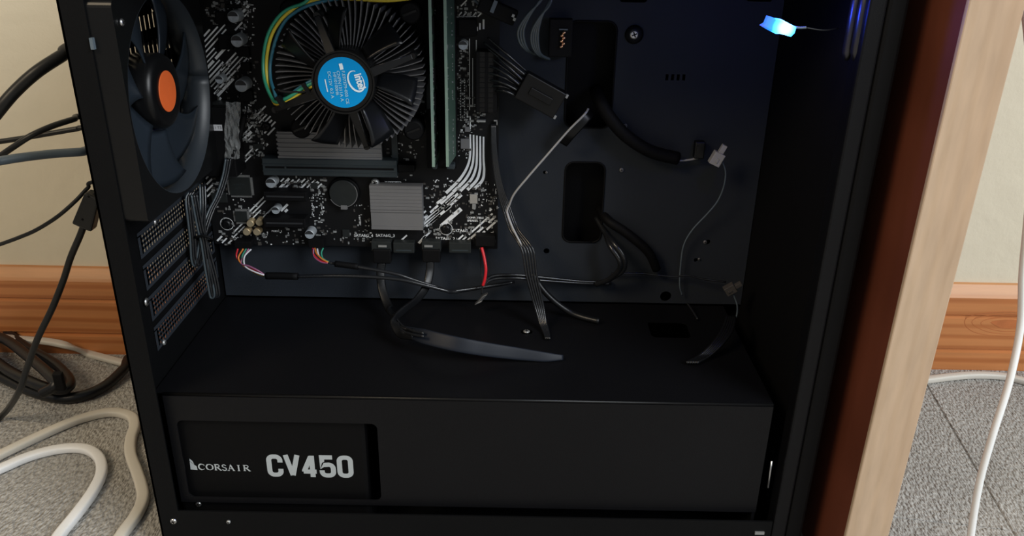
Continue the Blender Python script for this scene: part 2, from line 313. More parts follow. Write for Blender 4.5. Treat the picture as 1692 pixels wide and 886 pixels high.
# floor: carpet tiles laid askew to the wall
fl = MB().box(-2.2, 2.2, -2.0, WY, -0.02, -0.006); floor = tag(fl.build('floor', 'matte', origin=(0, 0, 0)), kind='structure')
s0, s1 = atz(1537, 645, 0), atz(1625, 795, 0); sd = (s0 - s1).normalized(); sn = Vector((sd.y, -sd.x, 0)); sn = -sn if sn.x < 0 else sn
T = 0.5; off = -0.055
me_t = None
for i in range(-4, 4):
    for j in range(-5, 3):
        c = s1 + sn * (T * (i + 0.5)) + sd * (off + T * (j + 0.5))
        if c.y - 0.4 > WY or abs(c.x) > 1.7 or c.y < -1.5: continue
        q = MB(); g = 0.0002; n = 2
        vs = [(-T / 2 + g, -T / 2 + g), (T / 2 - g, -T / 2 + g), (T / 2 - g, T / 2 - g), (-T / 2 + g, T / 2 - g)]
        # clip at the wall
        poly = [c + sn * a + sd * bq for a, bq in vs]; out = []
        for k in range(4):
            A, B = poly[k], poly[(k + 1) % 4]; lim = WY - 0.0005
            if A.y <= lim: out.append(A)
            if (A.y <= lim) != (B.y <= lim): t = (lim - A.y) / (B.y - A.y); out.append(A.lerp(B, t))
        if len(out) < 3: continue
        if (out[1] - out[0]).cross(out[2] - out[1]).z < 0: out.reverse()
        n = len(out); ctr = sum(out, Vector()) / n
        inn = [p + (ctr - p).normalized() * 0.0009 for p in out]
        q.add([(p.x, p.y, -0.006) for p in out] + [(p.x, p.y, -0.0008) for p in out] + [(p.x, p.y, 0) for p in inn], [(k, (k + 1) % n, n + (k + 1) % n, n + k) for k in range(n)] + [(n + k, n + (k + 1) % n, 2 * n + (k + 1) % n, 2 * n + k) for k in range(n)] + [tuple(2 * n + k for k in range(n))])
        t = q.build('carpet_tile', 'carpet', floor, origin=(c.x, c.y, 0))
# ================================================================== DESK PANEL
dp = thing('desk_side_panel', 'dark brown desk side panel with a pale oak front edge, right of the computer', 'desk panel', (0.218, 0.5, 0))
MB().box(0.2055, 0.2308, 0.3925, 0.672, 0, 0.72).build('board', 'brownboard', dp, bevel=0.0004)
MB().box(0.2051, 0.2312, 0.3895, 0.3925, 0, 0.72).build('edge_strip', 'oak', dp, bevel=0.0008)
# ================================================================== COMPUTER CASE
YN, YT, YB = 0.415, 0.558, 0.604
XO, XR = -0.2244, 0.190
CT = 0.402
case = thing('computer_case', 'open black steel computer tower without its side panel', 'computer case', (0, 0.51, 0))
# near frame
MB().box(XO, -0.2112, YN, YN + 0.0012, 0.012, CT).box(XO, XO + 0.0012, YN, YN + 0.020, 0.012, CT).build('rear_flange', 'steel_black', case)
MB().box(-0.2112, 0.1700, YN, YN + 0.0012, 0.012, 0.0385).box(XO, XR, YN, YN + 0.004, 0.008, 0.014).build('bottom_rail', 'steel_black', case)
MB().box(-0.2112, 0.1700, YN, YN + 0.0012, CT - 0.02, CT).build('top_rail', 'steel_black', case)
MB().box(0.1705, 0.1795, YN - 0.0005, YN + 0.012, 0.010, CT).build('front_flange', 'shroud_black', case, bevel=0.0012)
MB().box(0.1795, XR, YN - 0.001, YB, 0.008, CT).build('front_bezel', 'matte', case, bevel=0.002)
rb = MB()
for xx, yy in ((at(1422, 45, 0.4215).x, 0.4215), (at(1408, 45, 0.4295).x, 0.4295)):
    zz = at(1404, 100, yy).z; rb.lathe((xx, yy, zz), (0, 0, 1), [(0, 0.0010), (0.004, 0.0028), (CT - zz - 0.002, 0.0028)], 16)
rb.build('led_streak_rib', mat('satin_black_rib', (0.008, 0.008, 0.010), 0.35, spec=0.9), case)  # added glossy ribs, shaped to throw the LED back as blue streaks
MB().box(0.1745, 0.1760, YN + 0.012, YB, 0.012, CT).build('front_plate', 'matte', case)
MB().box(XO, XR, YN, YB, CT, CT + 0.0015).build('top_panel', 'steel_black', case)
MB().box(XO, XR, YN, YB, 0.0105, 0.012).build('bottom_panel', 'steel_black', case)
MB().box(XO, XR, YB - 0.001, YB, 0.012, CT).build('far_side_panel', 'steel_black', case)
for fx in (-0.19, 0.16):
    for fy in (0.44, 0.58):
        MB().lathe((fx, fy, 0), (0, 0, 1), [(0, 0.010), (0.0105, 0.012)], 20).build('foot', 'matte', case)
# tray with cut-outs
holes = [rrect(0.0345, 0.0665, 0.2575, 0.3285, 0.006), rrect(0.0366, 0.0646, 0.172, 0.2325, 0.006)]
p = at(1047, -4, YT); holes.append(rrect(p.x - 0.009, p.x + 0.009, p.z - 0.003, p.z + 0.006, 0.002))
p = at(1255, 0, YT); holes.append(rrect(p.x - 0.008, p.x + 0.008, p.z - 0.001, p.z + 0.010, 0.001))
for (x, y, r) in ((870, 492, 0.0025), (1100, 490, 0.0042), (1027, 281, 0.0014), (1150, 430, 0.0016), (900, 285, 0.0012), (903, 415, 0.0022), (1170, 400, 0.0018)):
    p = at(x, y, YT)
    if p.z > 0.127: holes.append(circle(p.x, p.z, r, 16))
p = at(1118, 128, YT)
for k in range(4): holes.append(rrect(p.x - 0.0075 + k * 0.0038, p.x - 0.0055 + k * 0.0038, p.z - 0.002, p.z + 0.002))
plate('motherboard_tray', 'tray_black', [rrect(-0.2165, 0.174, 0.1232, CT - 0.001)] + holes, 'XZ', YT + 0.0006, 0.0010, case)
lip = MB()
for hl in holes[:2]:
    xs = [a for a, _ in hl]; zs = [c for _, c in hl]; lip.tube([(a, YT - 0.0002, c) for a, c in hl] + [(hl[0][0], YT - 0.0002, hl[0][1])], 0.0007, 6, 1)
lip.build('cut_out_rim', 'matte', case)
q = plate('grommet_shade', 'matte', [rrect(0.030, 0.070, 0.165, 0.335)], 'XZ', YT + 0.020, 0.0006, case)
q.name = 'cut_out_shade'  # matte black sheet added behind the cut-outs for their shade
screw(at(1048, 57, YT - 0.0022), -Y1, 0.0034, case); MB().lathe(at(1048, 57, YT - 0.0001), -Y1, [(0, 0.0062), (0.0018, 0.0058), (0.0021, 0.0036)], 24).build('standoff_ring', 'steel_black', case)
for (x, y, r) in ((1027, 281, 0.0016), (1033, 208, 0.0016), (903, 285, 0.0009), (1165, 400, 0.0014), (1155, 428, 0.0010)):
    screw(at(x, y, YT - 0.0004), -Y1, r, case, m='alu', h=0.0009)
# shroud
plate('shroud_face', 'shroud_black', [rrect(-0.2112, 0.1606, 0.040, 0.1205), rrect(-0.2055, -0.0815, 0.0440, 0.1030, 0.004)], 'XZ', 0.4226, 0.0010, case)
th = [rrect(-0.2165, 0.1606, 0.424, YT - 0.001)]
p = atz(870, 548, 0.1222); th.append(circle(p.x, p.y, 0.0042, 20)); p = atz(1110, 545, 0.1222); th.append(rrect(p.x - 0.016, p.x + 0.012, p.y - 0.012, p.y + 0.012, 0.004))
plate('shroud_top', 'shroud_black', th, 'XY', 0.1217, 0.0010, case)
MB().tube([(-0.2110, 0.4232, 0.1213), (0.1606, 0.4232, 0.1213)], 0.0010, 8, 1).build('shroud_fold', 'plastic', case)
screw(atz(870, 548, 0.1226), Z1, 0.0024, case, m='pin', h=0.0008)
MB().box(0.1585, 0.1606, 0.4232, YT - 0.001, 0.012, 0.1212).build('shroud_end', 'shroud_black', case)
gl = MB(); a, c = at(1275, 762, 0.4195), at(1269, 806, 0.4195); gl.tube([a, c], 0.0006, 6, 1); gl.build('glint_strip', 'silver', case)  # added silver strip standing in for a bright glint
# rear panel: fan opening with grille bars, perforated slot covers
FC = Vector((0, 0.4745, 0.2930))
slots = [0.2315, 0.2115, 0.1910, 0.1705, 0.1500]
rl = [rrect(YN + 0.0015, YB - 0.001, 0.012, CT - 0.001), circle(FC.y, FC.z, 0.0555, 48)]
for z in slots[1:]: rl.append(rrect(0.4400, 0.5490, z - 0.0074, z + 0.0074, 0.002, 3))
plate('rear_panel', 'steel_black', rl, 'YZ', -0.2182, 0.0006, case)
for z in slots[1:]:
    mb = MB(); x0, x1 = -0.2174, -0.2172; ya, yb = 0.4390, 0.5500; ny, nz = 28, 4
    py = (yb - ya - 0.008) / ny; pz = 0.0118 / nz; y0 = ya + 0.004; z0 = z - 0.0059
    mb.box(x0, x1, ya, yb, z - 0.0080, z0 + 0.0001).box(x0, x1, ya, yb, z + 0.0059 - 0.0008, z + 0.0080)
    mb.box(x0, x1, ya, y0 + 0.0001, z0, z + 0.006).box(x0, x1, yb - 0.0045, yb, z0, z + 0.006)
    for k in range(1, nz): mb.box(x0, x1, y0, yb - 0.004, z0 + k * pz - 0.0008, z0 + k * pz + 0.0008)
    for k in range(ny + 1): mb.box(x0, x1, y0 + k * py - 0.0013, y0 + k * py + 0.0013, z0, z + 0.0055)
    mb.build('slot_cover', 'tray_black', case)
for k in range(-9, 10):
    d = k * 0.0060; h = math.sqrt(max(0, 0.0556 ** 2 - d * d))
    MB().box(-0.2184, -0.2180, FC.y + d - 0.0021, FC.y + d + 0.0021, FC.z - h, FC.z + h).build('grille_bar', 'steel_black', case)
for k in range(-3, 4):
    d = k * 0.0150; h = math.sqrt(max(0, 0.0556 ** 2 - d * d))
    MB().box(-0.2185, -0.2180, FC.y - h, FC.y + h, FC.z + d - 0.0034, FC.z + d + 0.0034).build('grille_bar', 'steel_black', case)
for (x, y, X, m, r) in ((200, 37, -0.197, 'silver', 0.0022), (256, 367, -0.2175, 'silver', 0.0022), (241, 499, -0.2170, 'silver', 0.0026), (270, 566, -0.2170, 'pin', 0.0018), (219, 4, -0.2165, 'pin', 0.0018)):
    p = atx(x, y, X)
    if X > -0.2: continue
    screw(p, X1, r, case, m=m)
screw(at(287, 861, YN), -Y1, 0.0022, case); screw(at(378, 862, YN), -Y1, 0.0014, case, m='pin'); 
a = at(1255, 881, 0.4145); MB().obox(a, X1, Y1, Z1, 0.0030, 0.0005, 0.0010).build('latch_plate', 'pin', case)
a = at(153, 72, 0.4148); MB().obox(a, X1, Y1, Z1, 0.0008, 0.0012, 0.0028).build('flange_clip', 'w_slate', case)
# ================================================================== REAR EXHAUST FAN
fan = thing('case_fan', 'black exhaust fan with orange hub sticker mounted inside the left panel', 'fan', (-0.208, FC.y, FC.z - 0.06))
fx0, fx1 = -0.2176, -0.1985
plate('fan_frame', 'plastic', [rrect(FC.y - 0.0585, FC.y + 0.0585, FC.z - 0.0585, FC.z + 0.0585, 0.004), circle(FC.y, FC.z, 0.0572, 64)], 'YZ', (fx0 + fx1) / 2, fx1 - fx0, fan)
dv = []; 
for i in range(65):
    t = 2 * PI * i / 64; dv += [(fx0, FC.y + 0.0570 * math.cos(t), FC.z + 0.0570 * math.sin(t)), (fx1, FC.y + 0.0571 * math.cos(t), FC.z + 0.0571 * math.sin(t))]
MB().add(dv, [(2 * i, 2 * i + 1, 2 * i + 3, 2 * i + 2) for i in range(64)], True).build('lit_duct_wall', 'duct', fan, solid=0.0004)  # added liner whose paler colour paints the lit inner wall
HC = Vector((-0.2165, 0.4715, 0.2955))
MB().lathe(HC, X1, [(0, 0.0215), (0.0125, 0.0215), (0.0150, 0.0200), (0.0155, 0.0185), (0.0155, 0.0125)], 40).build('hub', 'plastic', fan)
st = MB().lathe(HC + X1 * 0.0156, X1, [(0, 0.0118), (0.0004, 0.0116)], 32).build('hub_sticker', 'orange', fan)
for k in range(7):
    vs = []; fs = []; nr, na = 8, 8
    for i in range(nr + 1):
        r = 0.0205 + (0.0545 - 0.0205) * i / nr; rr = i / nr
        for j in range(na + 1):
            s = j / na; t = 2 * PI * k / 7 + 0.35 + (0.86 * s) + 0.25 * rr * rr
            xx = -0.2160 + 0.0100 * s + 0.0020 * math.sin(PI * s) * rr
            vs.append((xx, HC.y + (FC.y - HC.y) * rr + r * math.cos(t), FC.z + r * math.sin(t)))
    for i in range(nr):
        for j in range(na): q = i * (na + 1) + j; fs.append((q, q + 1, q + na + 2, q + na + 1))
    MB().add(vs, fs, True).build('blade', 'fanplastic', fan, solid=0.0012)
screw(atx(200, 37, -0.1983), X1, 0.0020, fan)
# ================================================================== MOTHERBOARD
BY = 0.550
def bp(x, y, h=0): return at(x, y, BY - h)
mb_ = thing('motherboard', 'black motherboard with white diagonal stripe print inside the computer case', 'motherboard', (-0.115, BY, 0.168))
c0 = bp(822, 408)
plate('circuit_board', 'pcb', [rrect(-0.2165, c0.x, 0.1685, 0.392, 0.001)], 'XZ', BY + 0.0008, 0.0016, mb_)
pr = MB()
def quad(mb, p, q, w, h=0.00012):
    p, q = Vector(p), Vector(q); d = (q - p).normalized(); n = Vector((-d.z, 0, d.x)) * w / 2; y = BY - h
    mb.add([(a.x, y, a.z) for a in (p - n, q - n, q + n, p + n)], [(0, 1, 2, 3)])
def clipline(poly, P, D):
    ts = []
    for i in range(len(poly)):
        a, c = poly[i], poly[(i + 1) % len(poly)]; e = c - a; den = D.x * e.z - D.z * e.x
        if abs(den) < 1e-9: continue
        s = ((a.x - P.x) * e.z - (a.z - P.z) * e.x) / den; t = ((a.x - P.x) * D.z - (a.z - P.z) * D.x) / den
        if 0 <= t < 1: ts.append(s)
    ts.sort(); return [(ts[i], ts[i + 1]) for i in range(0, len(ts) - 1, 2)]
def stripes(pix, pitch=0.0024, w=0.0010, brk=0.35, ang=44, fat=0.12):
    poly = [bp(x, y) for x, y in pix]; D = Vector((math.cos(math.radians(ang)), 0, math.sin(math.radians(ang)))); N = Vector((-D.z, 0, D.x))
    c = sum(poly, Vector()) / len(poly); n = int(0.12 / pitch)
    for k in range(-n, n):
        P = c + N * k * pitch; ww = w * random.uniform(0.8, 1.15)
        if random.random() < fat: ww *= 1.7
        for a, e in clipline(poly, P, D):
            L = e - a; s = a
            if L < 0.002: continue
            a2 = a + random.uniform(0, min(0.004, L * 0.2)); e2 = e - random.uniform(0, min(0.004, L * 0.2))
            if random.random() < brk and L > 0.01:
                m = random.uniform(a2 + 0.3 * (e2 - a2), a2 + 0.7 * (e2 - a2)); gap = random.uniform(0.0008, 0.004)
                if m - gap > a2: quad(pr, P + D * a2, P + D * (m - gap), ww)
                if e2 > m + gap: quad(pr, P + D * (m + gap), P + D * e2, ww)
            else: quad(pr, P + D * a2, P + D * e2, ww)
stripes([(335, 52), (372, 40), (384, 78), (368, 92), (384, 112), (368, 125), (360, 160), (335, 130)], brk=0.3)
stripes([(368, 105), (392, 84), (412, 90), (412, 106), (392, 118), (376, 150), (360, 175), (352, 160)], brk=0.3)
stripes([(376, 8), (402, 0), (402, 8), (392, 18), (374, 16)]); stripes([(384, 46), (400, 36), (404, 42), (386, 54)]); stripes([(396, 12), (410, 0), (412, 4), (410, 26), (404, 30)])
stripes([(402, 222), (420, 195), (434, 172), (440, 172), (436, 190), (418, 205), (420, 225), (400, 240)], brk=0.2)
stripes([(424, 196), (442, 188), (458, 198), (452, 220), (436, 226)], brk=0.1)
stripes([(392, 262), (420, 240), (446, 232), (446, 240), (416, 262), (398, 278)], brk=0.5)
stripes([(340, 292), (352, 288), (352, 318), (345, 330), (341, 326)], pitch=0.0030, w=0.0013, brk=0)
stripes([(352, 395), (360, 388), (372, 388), (382, 396), (396, 396), (388, 402), (360, 404)], pitch=0.0034, w=0.0013, brk=0, fat=0)
stripes([(384, 384), (398, 360), (420, 340), (440, 318), (452, 305), (458, 308), (440, 335), (428, 352), (404, 378), (390, 398), (378, 400)], brk=0.3)
stripes([(430, 362), (450, 336), (458, 332), (444, 356), (432, 370)]); stripes([(460, 345), (470, 335), (480, 335), (474, 350), (464, 352)])
stripes([(458, 308), (468, 294), (524, 296), (534, 300), (530, 312), (462, 312)], pitch=0.0026, w=0.0011, brk=0.6)
stripes([(697, 372), (697, 352), (710, 338), (724, 338), (760, 318), (772, 318), (764, 330), (720, 362), (704, 380)], pitch=0.0030, w=0.0015, brk=0.6)
stripes([(774, 386), (790, 374), (812, 344), (822, 362), (812, 378), (786, 400), (776, 400)], pitch=0.0030, w=0.0013, brk=0.45)
stripes([(750, 400), (764, 388), (780, 392), (770, 401)], pitch=0.0024, w=0.0012, brk=0)
stripes([(652, 398), (664, 386), (680, 386), (676, 396), (664, 401)], pitch=0.0034, w=0.0014, brk=0)
stripes([(697, 398), (702, 386), (712, 382), (706, 392)], pitch=0.0030, w=0.0016, brk=0)
stripes([(756, 12), (770, 0), (775, 0), (762, 12)]); stripes([(784, 26), (796, 14), (804, 20), (790, 34)], pitch=0.0034, w=0.0010, brk=0, fat=0)
quad(pr, bp(729, 374), bp(762, 345), 0.0030); quad(pr, bp(692, 402), bp(703, 390), 0.0018)
for x, y0, y1, w in ((789, 44, 51, .0006), (793, 38, 49, .0012), (799, 32, 48, .0012)): quad(pr, bp(x, y0), bp(x, y1), w)
quad(pr, bp(754, 28), bp(787, 27), 0.0007)
for k in range(4): quad(pr, bp(757 + 8 * k, 27), bp(763 + 8 * k, 20), 0.0008)
# curved stripe bundle
def lerp2(A, B, t): return [((a[0] * (1 - t) + b[0] * t), (a[1] * (1 - t) + b[1] * t)) for a, b in zip(A, B)]
PA = [(777, 222), (777, 255), (772, 276), (759, 297), (737, 319)]; PBb = [(799, 226), (799, 262), (800, 282), (797, 298), (784, 312)]
for k in range(5):
    pts = lerp2(PA, PBb, k / 4); sm = smooth_path([bp(x, y) for x, y in pts], 6)
    w = [0.0011 + 0.0012 * i / len(sm) for i in range(len(sm))]
    stroke(pr, [(p.x, p.z) for p in sm], w, (0, BY - 0.00012, 0), X1, Z1)
for k, (a, c) in enumerate((((737, 325), (722, 336)), ((749, 318), (728, 337)), ((757, 320), (738, 338)), ((734, 340), (700, 366)), ((745, 340), (704, 374)))): quad(pr, bp(*a), bp(*c), 0.0019)
# trace lines beside the memory
for x, y0, y1, w in ((776, 64, 182, .0005), (781, 96, 176, .0004), (787, 66, 176, .0005), (790, 110, 172, .0004), (777, 192, 216, .0008)): quad(pr, bp(x, y0), bp(x, y1), w)
# white rings round the fixing holes
for (x, y, r) in ((375, 370, 0.0046), (737, 378, 0.0046)):
    c = bp(x, y); stroke(pr, [(c.x + r * math.cos(2 * PI * i / 32), c.z + r * math.sin(2 * PI * i / 32)) for i in range(32)], 0.0004, (0, BY - 0.00012, 0), X1, Z1, True)
for st_, x, y, sz in (('SATA6G_4', 585, 391, 0.0030), ('SATA6G_3', 621, 391, 0.0030), ('SATA6G_2', 720, 396, 0.0030), ('SATA6G_1', 748, 383, 0.0030), ('F_PANEL', 815, 402, 0.0024), ('COMPATIBLE', 772, 361, 0.0020), ('SPEAKER', 772, 366, 0.0020), ('M.2(SOCKET3)', 636, 302, 0.0018), ('PCIEX1_2', 449, 383, 0.0018), ('BATTERY', 593, 358, 0.0016)):
    v = Z1; u = X1
    if st_ in ('F_PANEL',): u, v = Z1, -X1
    if st_ == 'BATTERY': u, v = -Z1, X1
    text(pr, st_, sz, bp(x, y) - Y1 * 0.00012, u, v, bold=0.00006)
# small printed dashes
for (x0, x1, y0, y1, n) in ((404, 428, 130, 215, 40), (585, 612, 335, 400, 26), (510, 535, 320, 368, 46), (380, 430, 330, 345, 8), (712, 765, 296, 312, 20), (792, 822, 305, 345, 24), (740, 775, 100, 200, 50), (380, 500, 380, 404, 30), (650, 665, 225, 262, 20), (404, 420, 0, 120, 26), (340, 420, 0, 40, 26), (700, 745, 372, 392, 6), (660, 690, 205, 265, 10), (755, 780, 200, 262, 26)):
    for _ in range(n):
        p = bp(random.uniform(x0, x1), random.uniform(y0, y1)); L = random.uniform(0.0004, 0.0016); d = random.choice((X1, Z1)); quad(pr, p, p + d * L, random.choice((0.00025, 0.0005, 0.0008)))
tag(pr.build('board_print', 'print', mb_), kind='stuff')
# tiny surface parts (uncounted)
sm1, sm2 = MB(), MB()
zones = [(340, 372, 0, 40, 40), (398, 414, 0, 120, 40), (360, 425, 100, 190, 60), (392, 440, 180, 262, 130), (352, 400, 250, 345, 70), (362, 440, 345, 404, 90), (440, 540, 292, 316, 60), (515, 540, 300, 400, 30), (585, 612, 345, 400, 14), (700, 822, 300, 400, 190), (740, 776, 60, 262, 110), (756, 800, 0, 30, 24), (640, 700, 215, 300, 24), (470, 580, 375, 404, 40), (690, 712, 60, 200, 20), (776, 800, 160, 215, 24)]
for (x0, x1, y0, y1, n) in zones:
    for _ in range(n):
        p = bp(random.uniform(x0, x1), random.uniform(y0, y1)); w, h = random.choice(((0.0006, 0.0003), (0.0003, 0.0006), (0.0009, 0.0005), (0.0005, 0.0009), (0.0012, 0.0007)))
        (sm1 if random.random() < 0.6 else sm2).box(p.x - w, p.x + w, BY - random.uniform(0.0004, 0.0009), BY, p.z - h, p.z + h)
tag(sm1.build('tiny_tin_parts', 'smd', mb_), kind='stuff'); tag(sm2.build('tiny_dark_parts', 'smdtan', mb_), kind='stuff')
# capacitors
def cap(x, y, rpx, h, name='capacitor', side='can', top='cantop', mark=True):
    c = bp(x, y, h); r = rpx / 2.46 / 1000 * (BY - h) / BY
    base_ = Vector((c.x, BY, c.z)); o = MB().lathe(base_, -Y1, [(0, r * 1.04), (0.0008, r * 1.04), (0.001, r * 0.97), (0.0018, r), (h - 0.0006, r), (h, r * 0.90)], 28).build(name, side, mb_, origin=base_)
    t = MB().lathe(base_ - Y1 * h, -Y1, [(0, r * 0.88), (0.00015, r * 0.87)], 28).build('top_disc', top, o, origin=base_)
    if mark:
        pts = [(c.x + r * 0.87 * math.cos(a), BY - h - 0.0002, c.z + r * 0.87 * math.sin(a)) for a in [0.12 + (PI - 0.24) * i / 14 for i in range(15)]]
        MB().add(pts, [tuple(range(15))]).build('polarity_mark', 'canmark', o, origin=base_)
    return o
for (x, y, r, h) in ((385, 28, 9.5, 0.0105), (391, 68, 10, 0.0105), (398, 142, 10.5, 0.0110), (447, 303, 9.2, 0.0085), (455, 348, 7.2, 0.0075), (511, 388, 8.5, 0.0085), (765, 75, 7.8, 0.0065), (362, 132, 7, 0.008)): cap(x, y, r, h)
for (x, y) in ((407, 384), (424, 384), (413, 370), (428, 368)): cap(x, y, 6.6, 0.0058, 'gold_capacitor', 'gold', 'goldtop', False)
# chips, chokes, sockets
def block(name, m, x0, x1, y0, y1, h, bev=0.0003, parent=None, h0=0):
    a, c = bp(x0, y1, h), bp(x1, y0, h); o = MB().box(a.x, c.x, BY - h, BY - h0, a.z, c.z).build(name, m, parent or mb_, bevel=bev, origin=((a.x + c.x) / 2, BY, (a.z + c.z) / 2)); return o, a, c
def qfp(x0, x1, y0, y1):
    o, a, c = block('controller_chip', 'chip', x0, x1, y0, y1, 0.0016, 0.0002)
    pn = MB(); n = 18
    for k in range(n):
        t = (k + 0.5) / n; xx = a.x + (c.x - a.x) * t; zz = a.z + (c.z - a.z) * t; w = (c.x - a.x) / n * 0.32
        pn.box(xx - w, xx + w, BY - 0.0007, BY, c.z, c.z + 0.0016).box(xx - w, xx + w, BY - 0.0007, BY, a.z - 0.0016, a.z)
        pn.box(c.x, c.x + 0.0016, BY - 0.0007, BY, zz - w, zz + w).box(a.x - 0.0016, a.x, BY - 0.0007, BY, zz - w, zz + w)
    pn.build('pins', 'pin', o, origin=wl(o))
    return o, a, c
o, a, c = qfp(381, 412, 294, 323); t = MB(); text(t, 'nuvoTon', 0.0022, (a.x + 0.003, BY - 0.0017, (a.z + c.z) / 2 + 0.001), X1, Z1); text(t, 'NCT5', 0.0016, (a.x + 0.004, BY - 0.0017, (a.z + c.z) / 2 - 0.002), X1, Z1); t.build('chip_print', 'slot', o, origin=wl(o))
qfp(390, 407, 350, 367)
block('small_chip', 'chip', 566, 577, 380, 392, 0.0012); block('memory_chip', 'chip', 350, 374, 319, 335, 0.0009)
block('small_chip', 'chip', 418, 434, 238, 246, 0.0010); block('small_chip', 'chip', 514, 524, 303, 312, 0.0012)
o, a, c = block('crystal', 'silver', 776, 789, 321, 337, 0.0012); block('crystal_tab', 'pin', 780, 786, 337, 346, 0.0006)
block('transistor', 'alu', 761, 776, 230, 246, 0.0018); block('transistor', 'alu', 768, 777, 210, 218, 0.0010)
for (x0, x1, y0, y1) in ((757, 787, 32, 60), (356, 382, 20, 40), (362, 382, 58, 82), (392, 410, 78, 94), (398, 412, 104, 118), (396, 416, 150, 168), (372, 396, 8, 14)): block('choke', 'matte', x0, x1, y0, y1, 0.0045, 0.0006)
# graphics slot
o, a, c = block('graphics_slot', 'slot', 435, 655, 266, 290, 0.0105, 0.0006)
g = MB(); zc = (a.z + c.z) / 2; g.box(a.x + 0.002, c.x - 0.002, BY - 0.01065, BY - 0.0100, zc - 0.0007, zc + 0.0007).build('slot_groove', 'matte', o, origin=wl(o))
g = MB().box(a.x, c.x, BY - 0.0110, BY - 0.0100, zc + 0.0018, zc + 0.0024); g.box(a.x, c.x, BY - 0.0110, BY - 0.0100, zc - 0.0030, zc - 0.0024).build('slot_rib', 'slot', o, origin=wl(o))
p = bp(472, 279, 0.0105); MB().box(p.x - 0.0006, p.x + 0.0006, BY - 0.0112, BY - 0.010, zc - 0.001, zc + 0.001).build('slot_key', 'slot', o, origin=wl(o))
MB().box(c.x, c.x + 0.012, BY - 0.0085, BY, zc - 0.0028, zc + 0.0028).build('slot_latch', 'matte', o, origin=wl(o), bevel=0.0008)
for (x0, x1, y0, y1) in ((436, 506, 318, 332), (436, 504, 362, 376)):
    o, a, c = block('expansion_slot', 'matte', x0, x1, y0, y1, 0.0105, 0.0006); zc = (a.z + c.z) / 2
    MB().box(a.x + 0.002, c.x - 0.002, BY - 0.0107, BY - 0.0100, zc - 0.0006, zc + 0.0006).build('slot_groove', 'canmark', o, origin=wl(o))
for k in range(16): p = bp(470 + k * 3.4, 352); MB()
# drive heatsink
a, c = bp(462, 272, 0.009), bp(629, 221, 0.009); hs = MB(); n = 15; dz = (c.z - a.z) / n
for k in range(n):
    z0 = a.z + k * dz; hs.box(a.x - (0.0006 if k % 2 else 0), c.x, BY - 0.0085 - (0.0006 if k % 2 else 0), BY - 0.0060, z0, z0 + dz * 0.985)
hs.box(a.x + 0.001, c.x - 0.001, BY - 0.0065, BY - 0.002, a.z + 0.001, c.z - 0.001)
hs.build('drive_heatsink', 'alu', mb_)
# chipset heatsink
a, c = bp(614, 379, 0.009), bp(697, 308, 0.009); hh = c.z - a.z; y_ = BY - 0.009
hs = MB(); hs.box(a.x, c.x, y_ + 0.0024, BY - 0.0015, a.z, c.z)
hs.box(a.x, c.x, y_, y_ + 0.0025, a.z, a.z + hh * 0.075); hs.box(a.x, c.x, y_, y_ + 0.0025, a.z + hh * 0.40, a.z + hh * 0.445)
for k in range(7): z0 = a.z + hh * (0.455 + 0.078 * k); hs.box(a.x, c.x - 0.0002, y_ + (0.0003 if k % 2 else 0), y_ + 0.0025, z0, z0 + hh * 0.074)
hs.box(a.x, c.x, y_ + 0.0008, y_ + 0.0025, a.z + hh * 0.075, a.z + hh * 0.40)
hs.build('chipset_heatsink', 'alu', mb_)
# coin battery
c = bp(567, 320, 0.004); o = MB().lathe((c.x, BY, c.z), -Y1, [(0, 0.0112), (0.0022, 0.0112), (0.0024, 0.0102)], 36).build('battery_holder', 'matte', mb_)
MB().lathe((c.x, BY - 0.0022, c.z), -Y1, [(0, 0.0099), (0.0018, 0.0099), (0.0021, 0.0094)], 40).build('coin_battery', 'chip', o, origin=wl(o))
r_ = MB(); stroke(r_, [(c.x + 0.0099 * math.cos(t), c.z + 0.0099 * math.sin(t)) for t in [(-2.7 + 3.3 * i / 24) for i in range(25)]], 0.0005, (0, BY - 0.00435, 0), X1, Z1); r_.build('battery_rim', 'alu', o, origin=wl(o))
MB().box(c.x - 0.0022, c.x + 0.0022, BY - 0.0048, BY - 0.002, c.z - 0.0116, c.z - 0.0085).build('battery_clip', 'alu', o, origin=wl(o))
for (x, y, r) in ((375, 370, 0.0036), (737, 378, 0.0036), (440, 209, 0.0034)): screw(bp(x, y, 0.0002), -Y1, r, mb_, m='plastic', h=0.0024)
screw(bp(620, 301, 0.003), -Y1, 0.0030, mb_, m='pin', h=0.0024)
# SATA ports on the bottom edge
for (x0, x1, y0) in ((614, 646, 402), (650, 684, 404), (697, 728, 402), (742, 778, 404)):
    a, c = bp(x0, y0 + 14, 0.007), bp(x1, y0, 0.007)
    o = MB().box(a.x, c.x, BY - 0.007, BY, a.z, c.z + 0.001).build('drive_port', 'chip', mb_, bevel=0.0004, origin=((a.x + c.x) / 2, BY, a.z))
    MB().box(a.x + 0.0018, c.x - 0.0018, BY - 0.0058, BY - 0.0014, a.z - 0.0001, a.z + 0.002).build('port_opening', 'matte', o, origin=wl(o))
    MB().box(a.x + 0.002, c.x - 0.002, BY - 0.0072, BY - 0.0069, a.z + 0.0016, a.z + 0.0026).build('port_window', 'slot', o, origin=wl(o))
block('panel_header', 'matte', 786, 818, 391, 407, 0.008, 0.0003); block('front_audio_header', 'matte', 388, 414, 400, 410, 0.008, 0.0003); block('front_port_header', 'matte', 510, 534, 396, 409, 0.008)
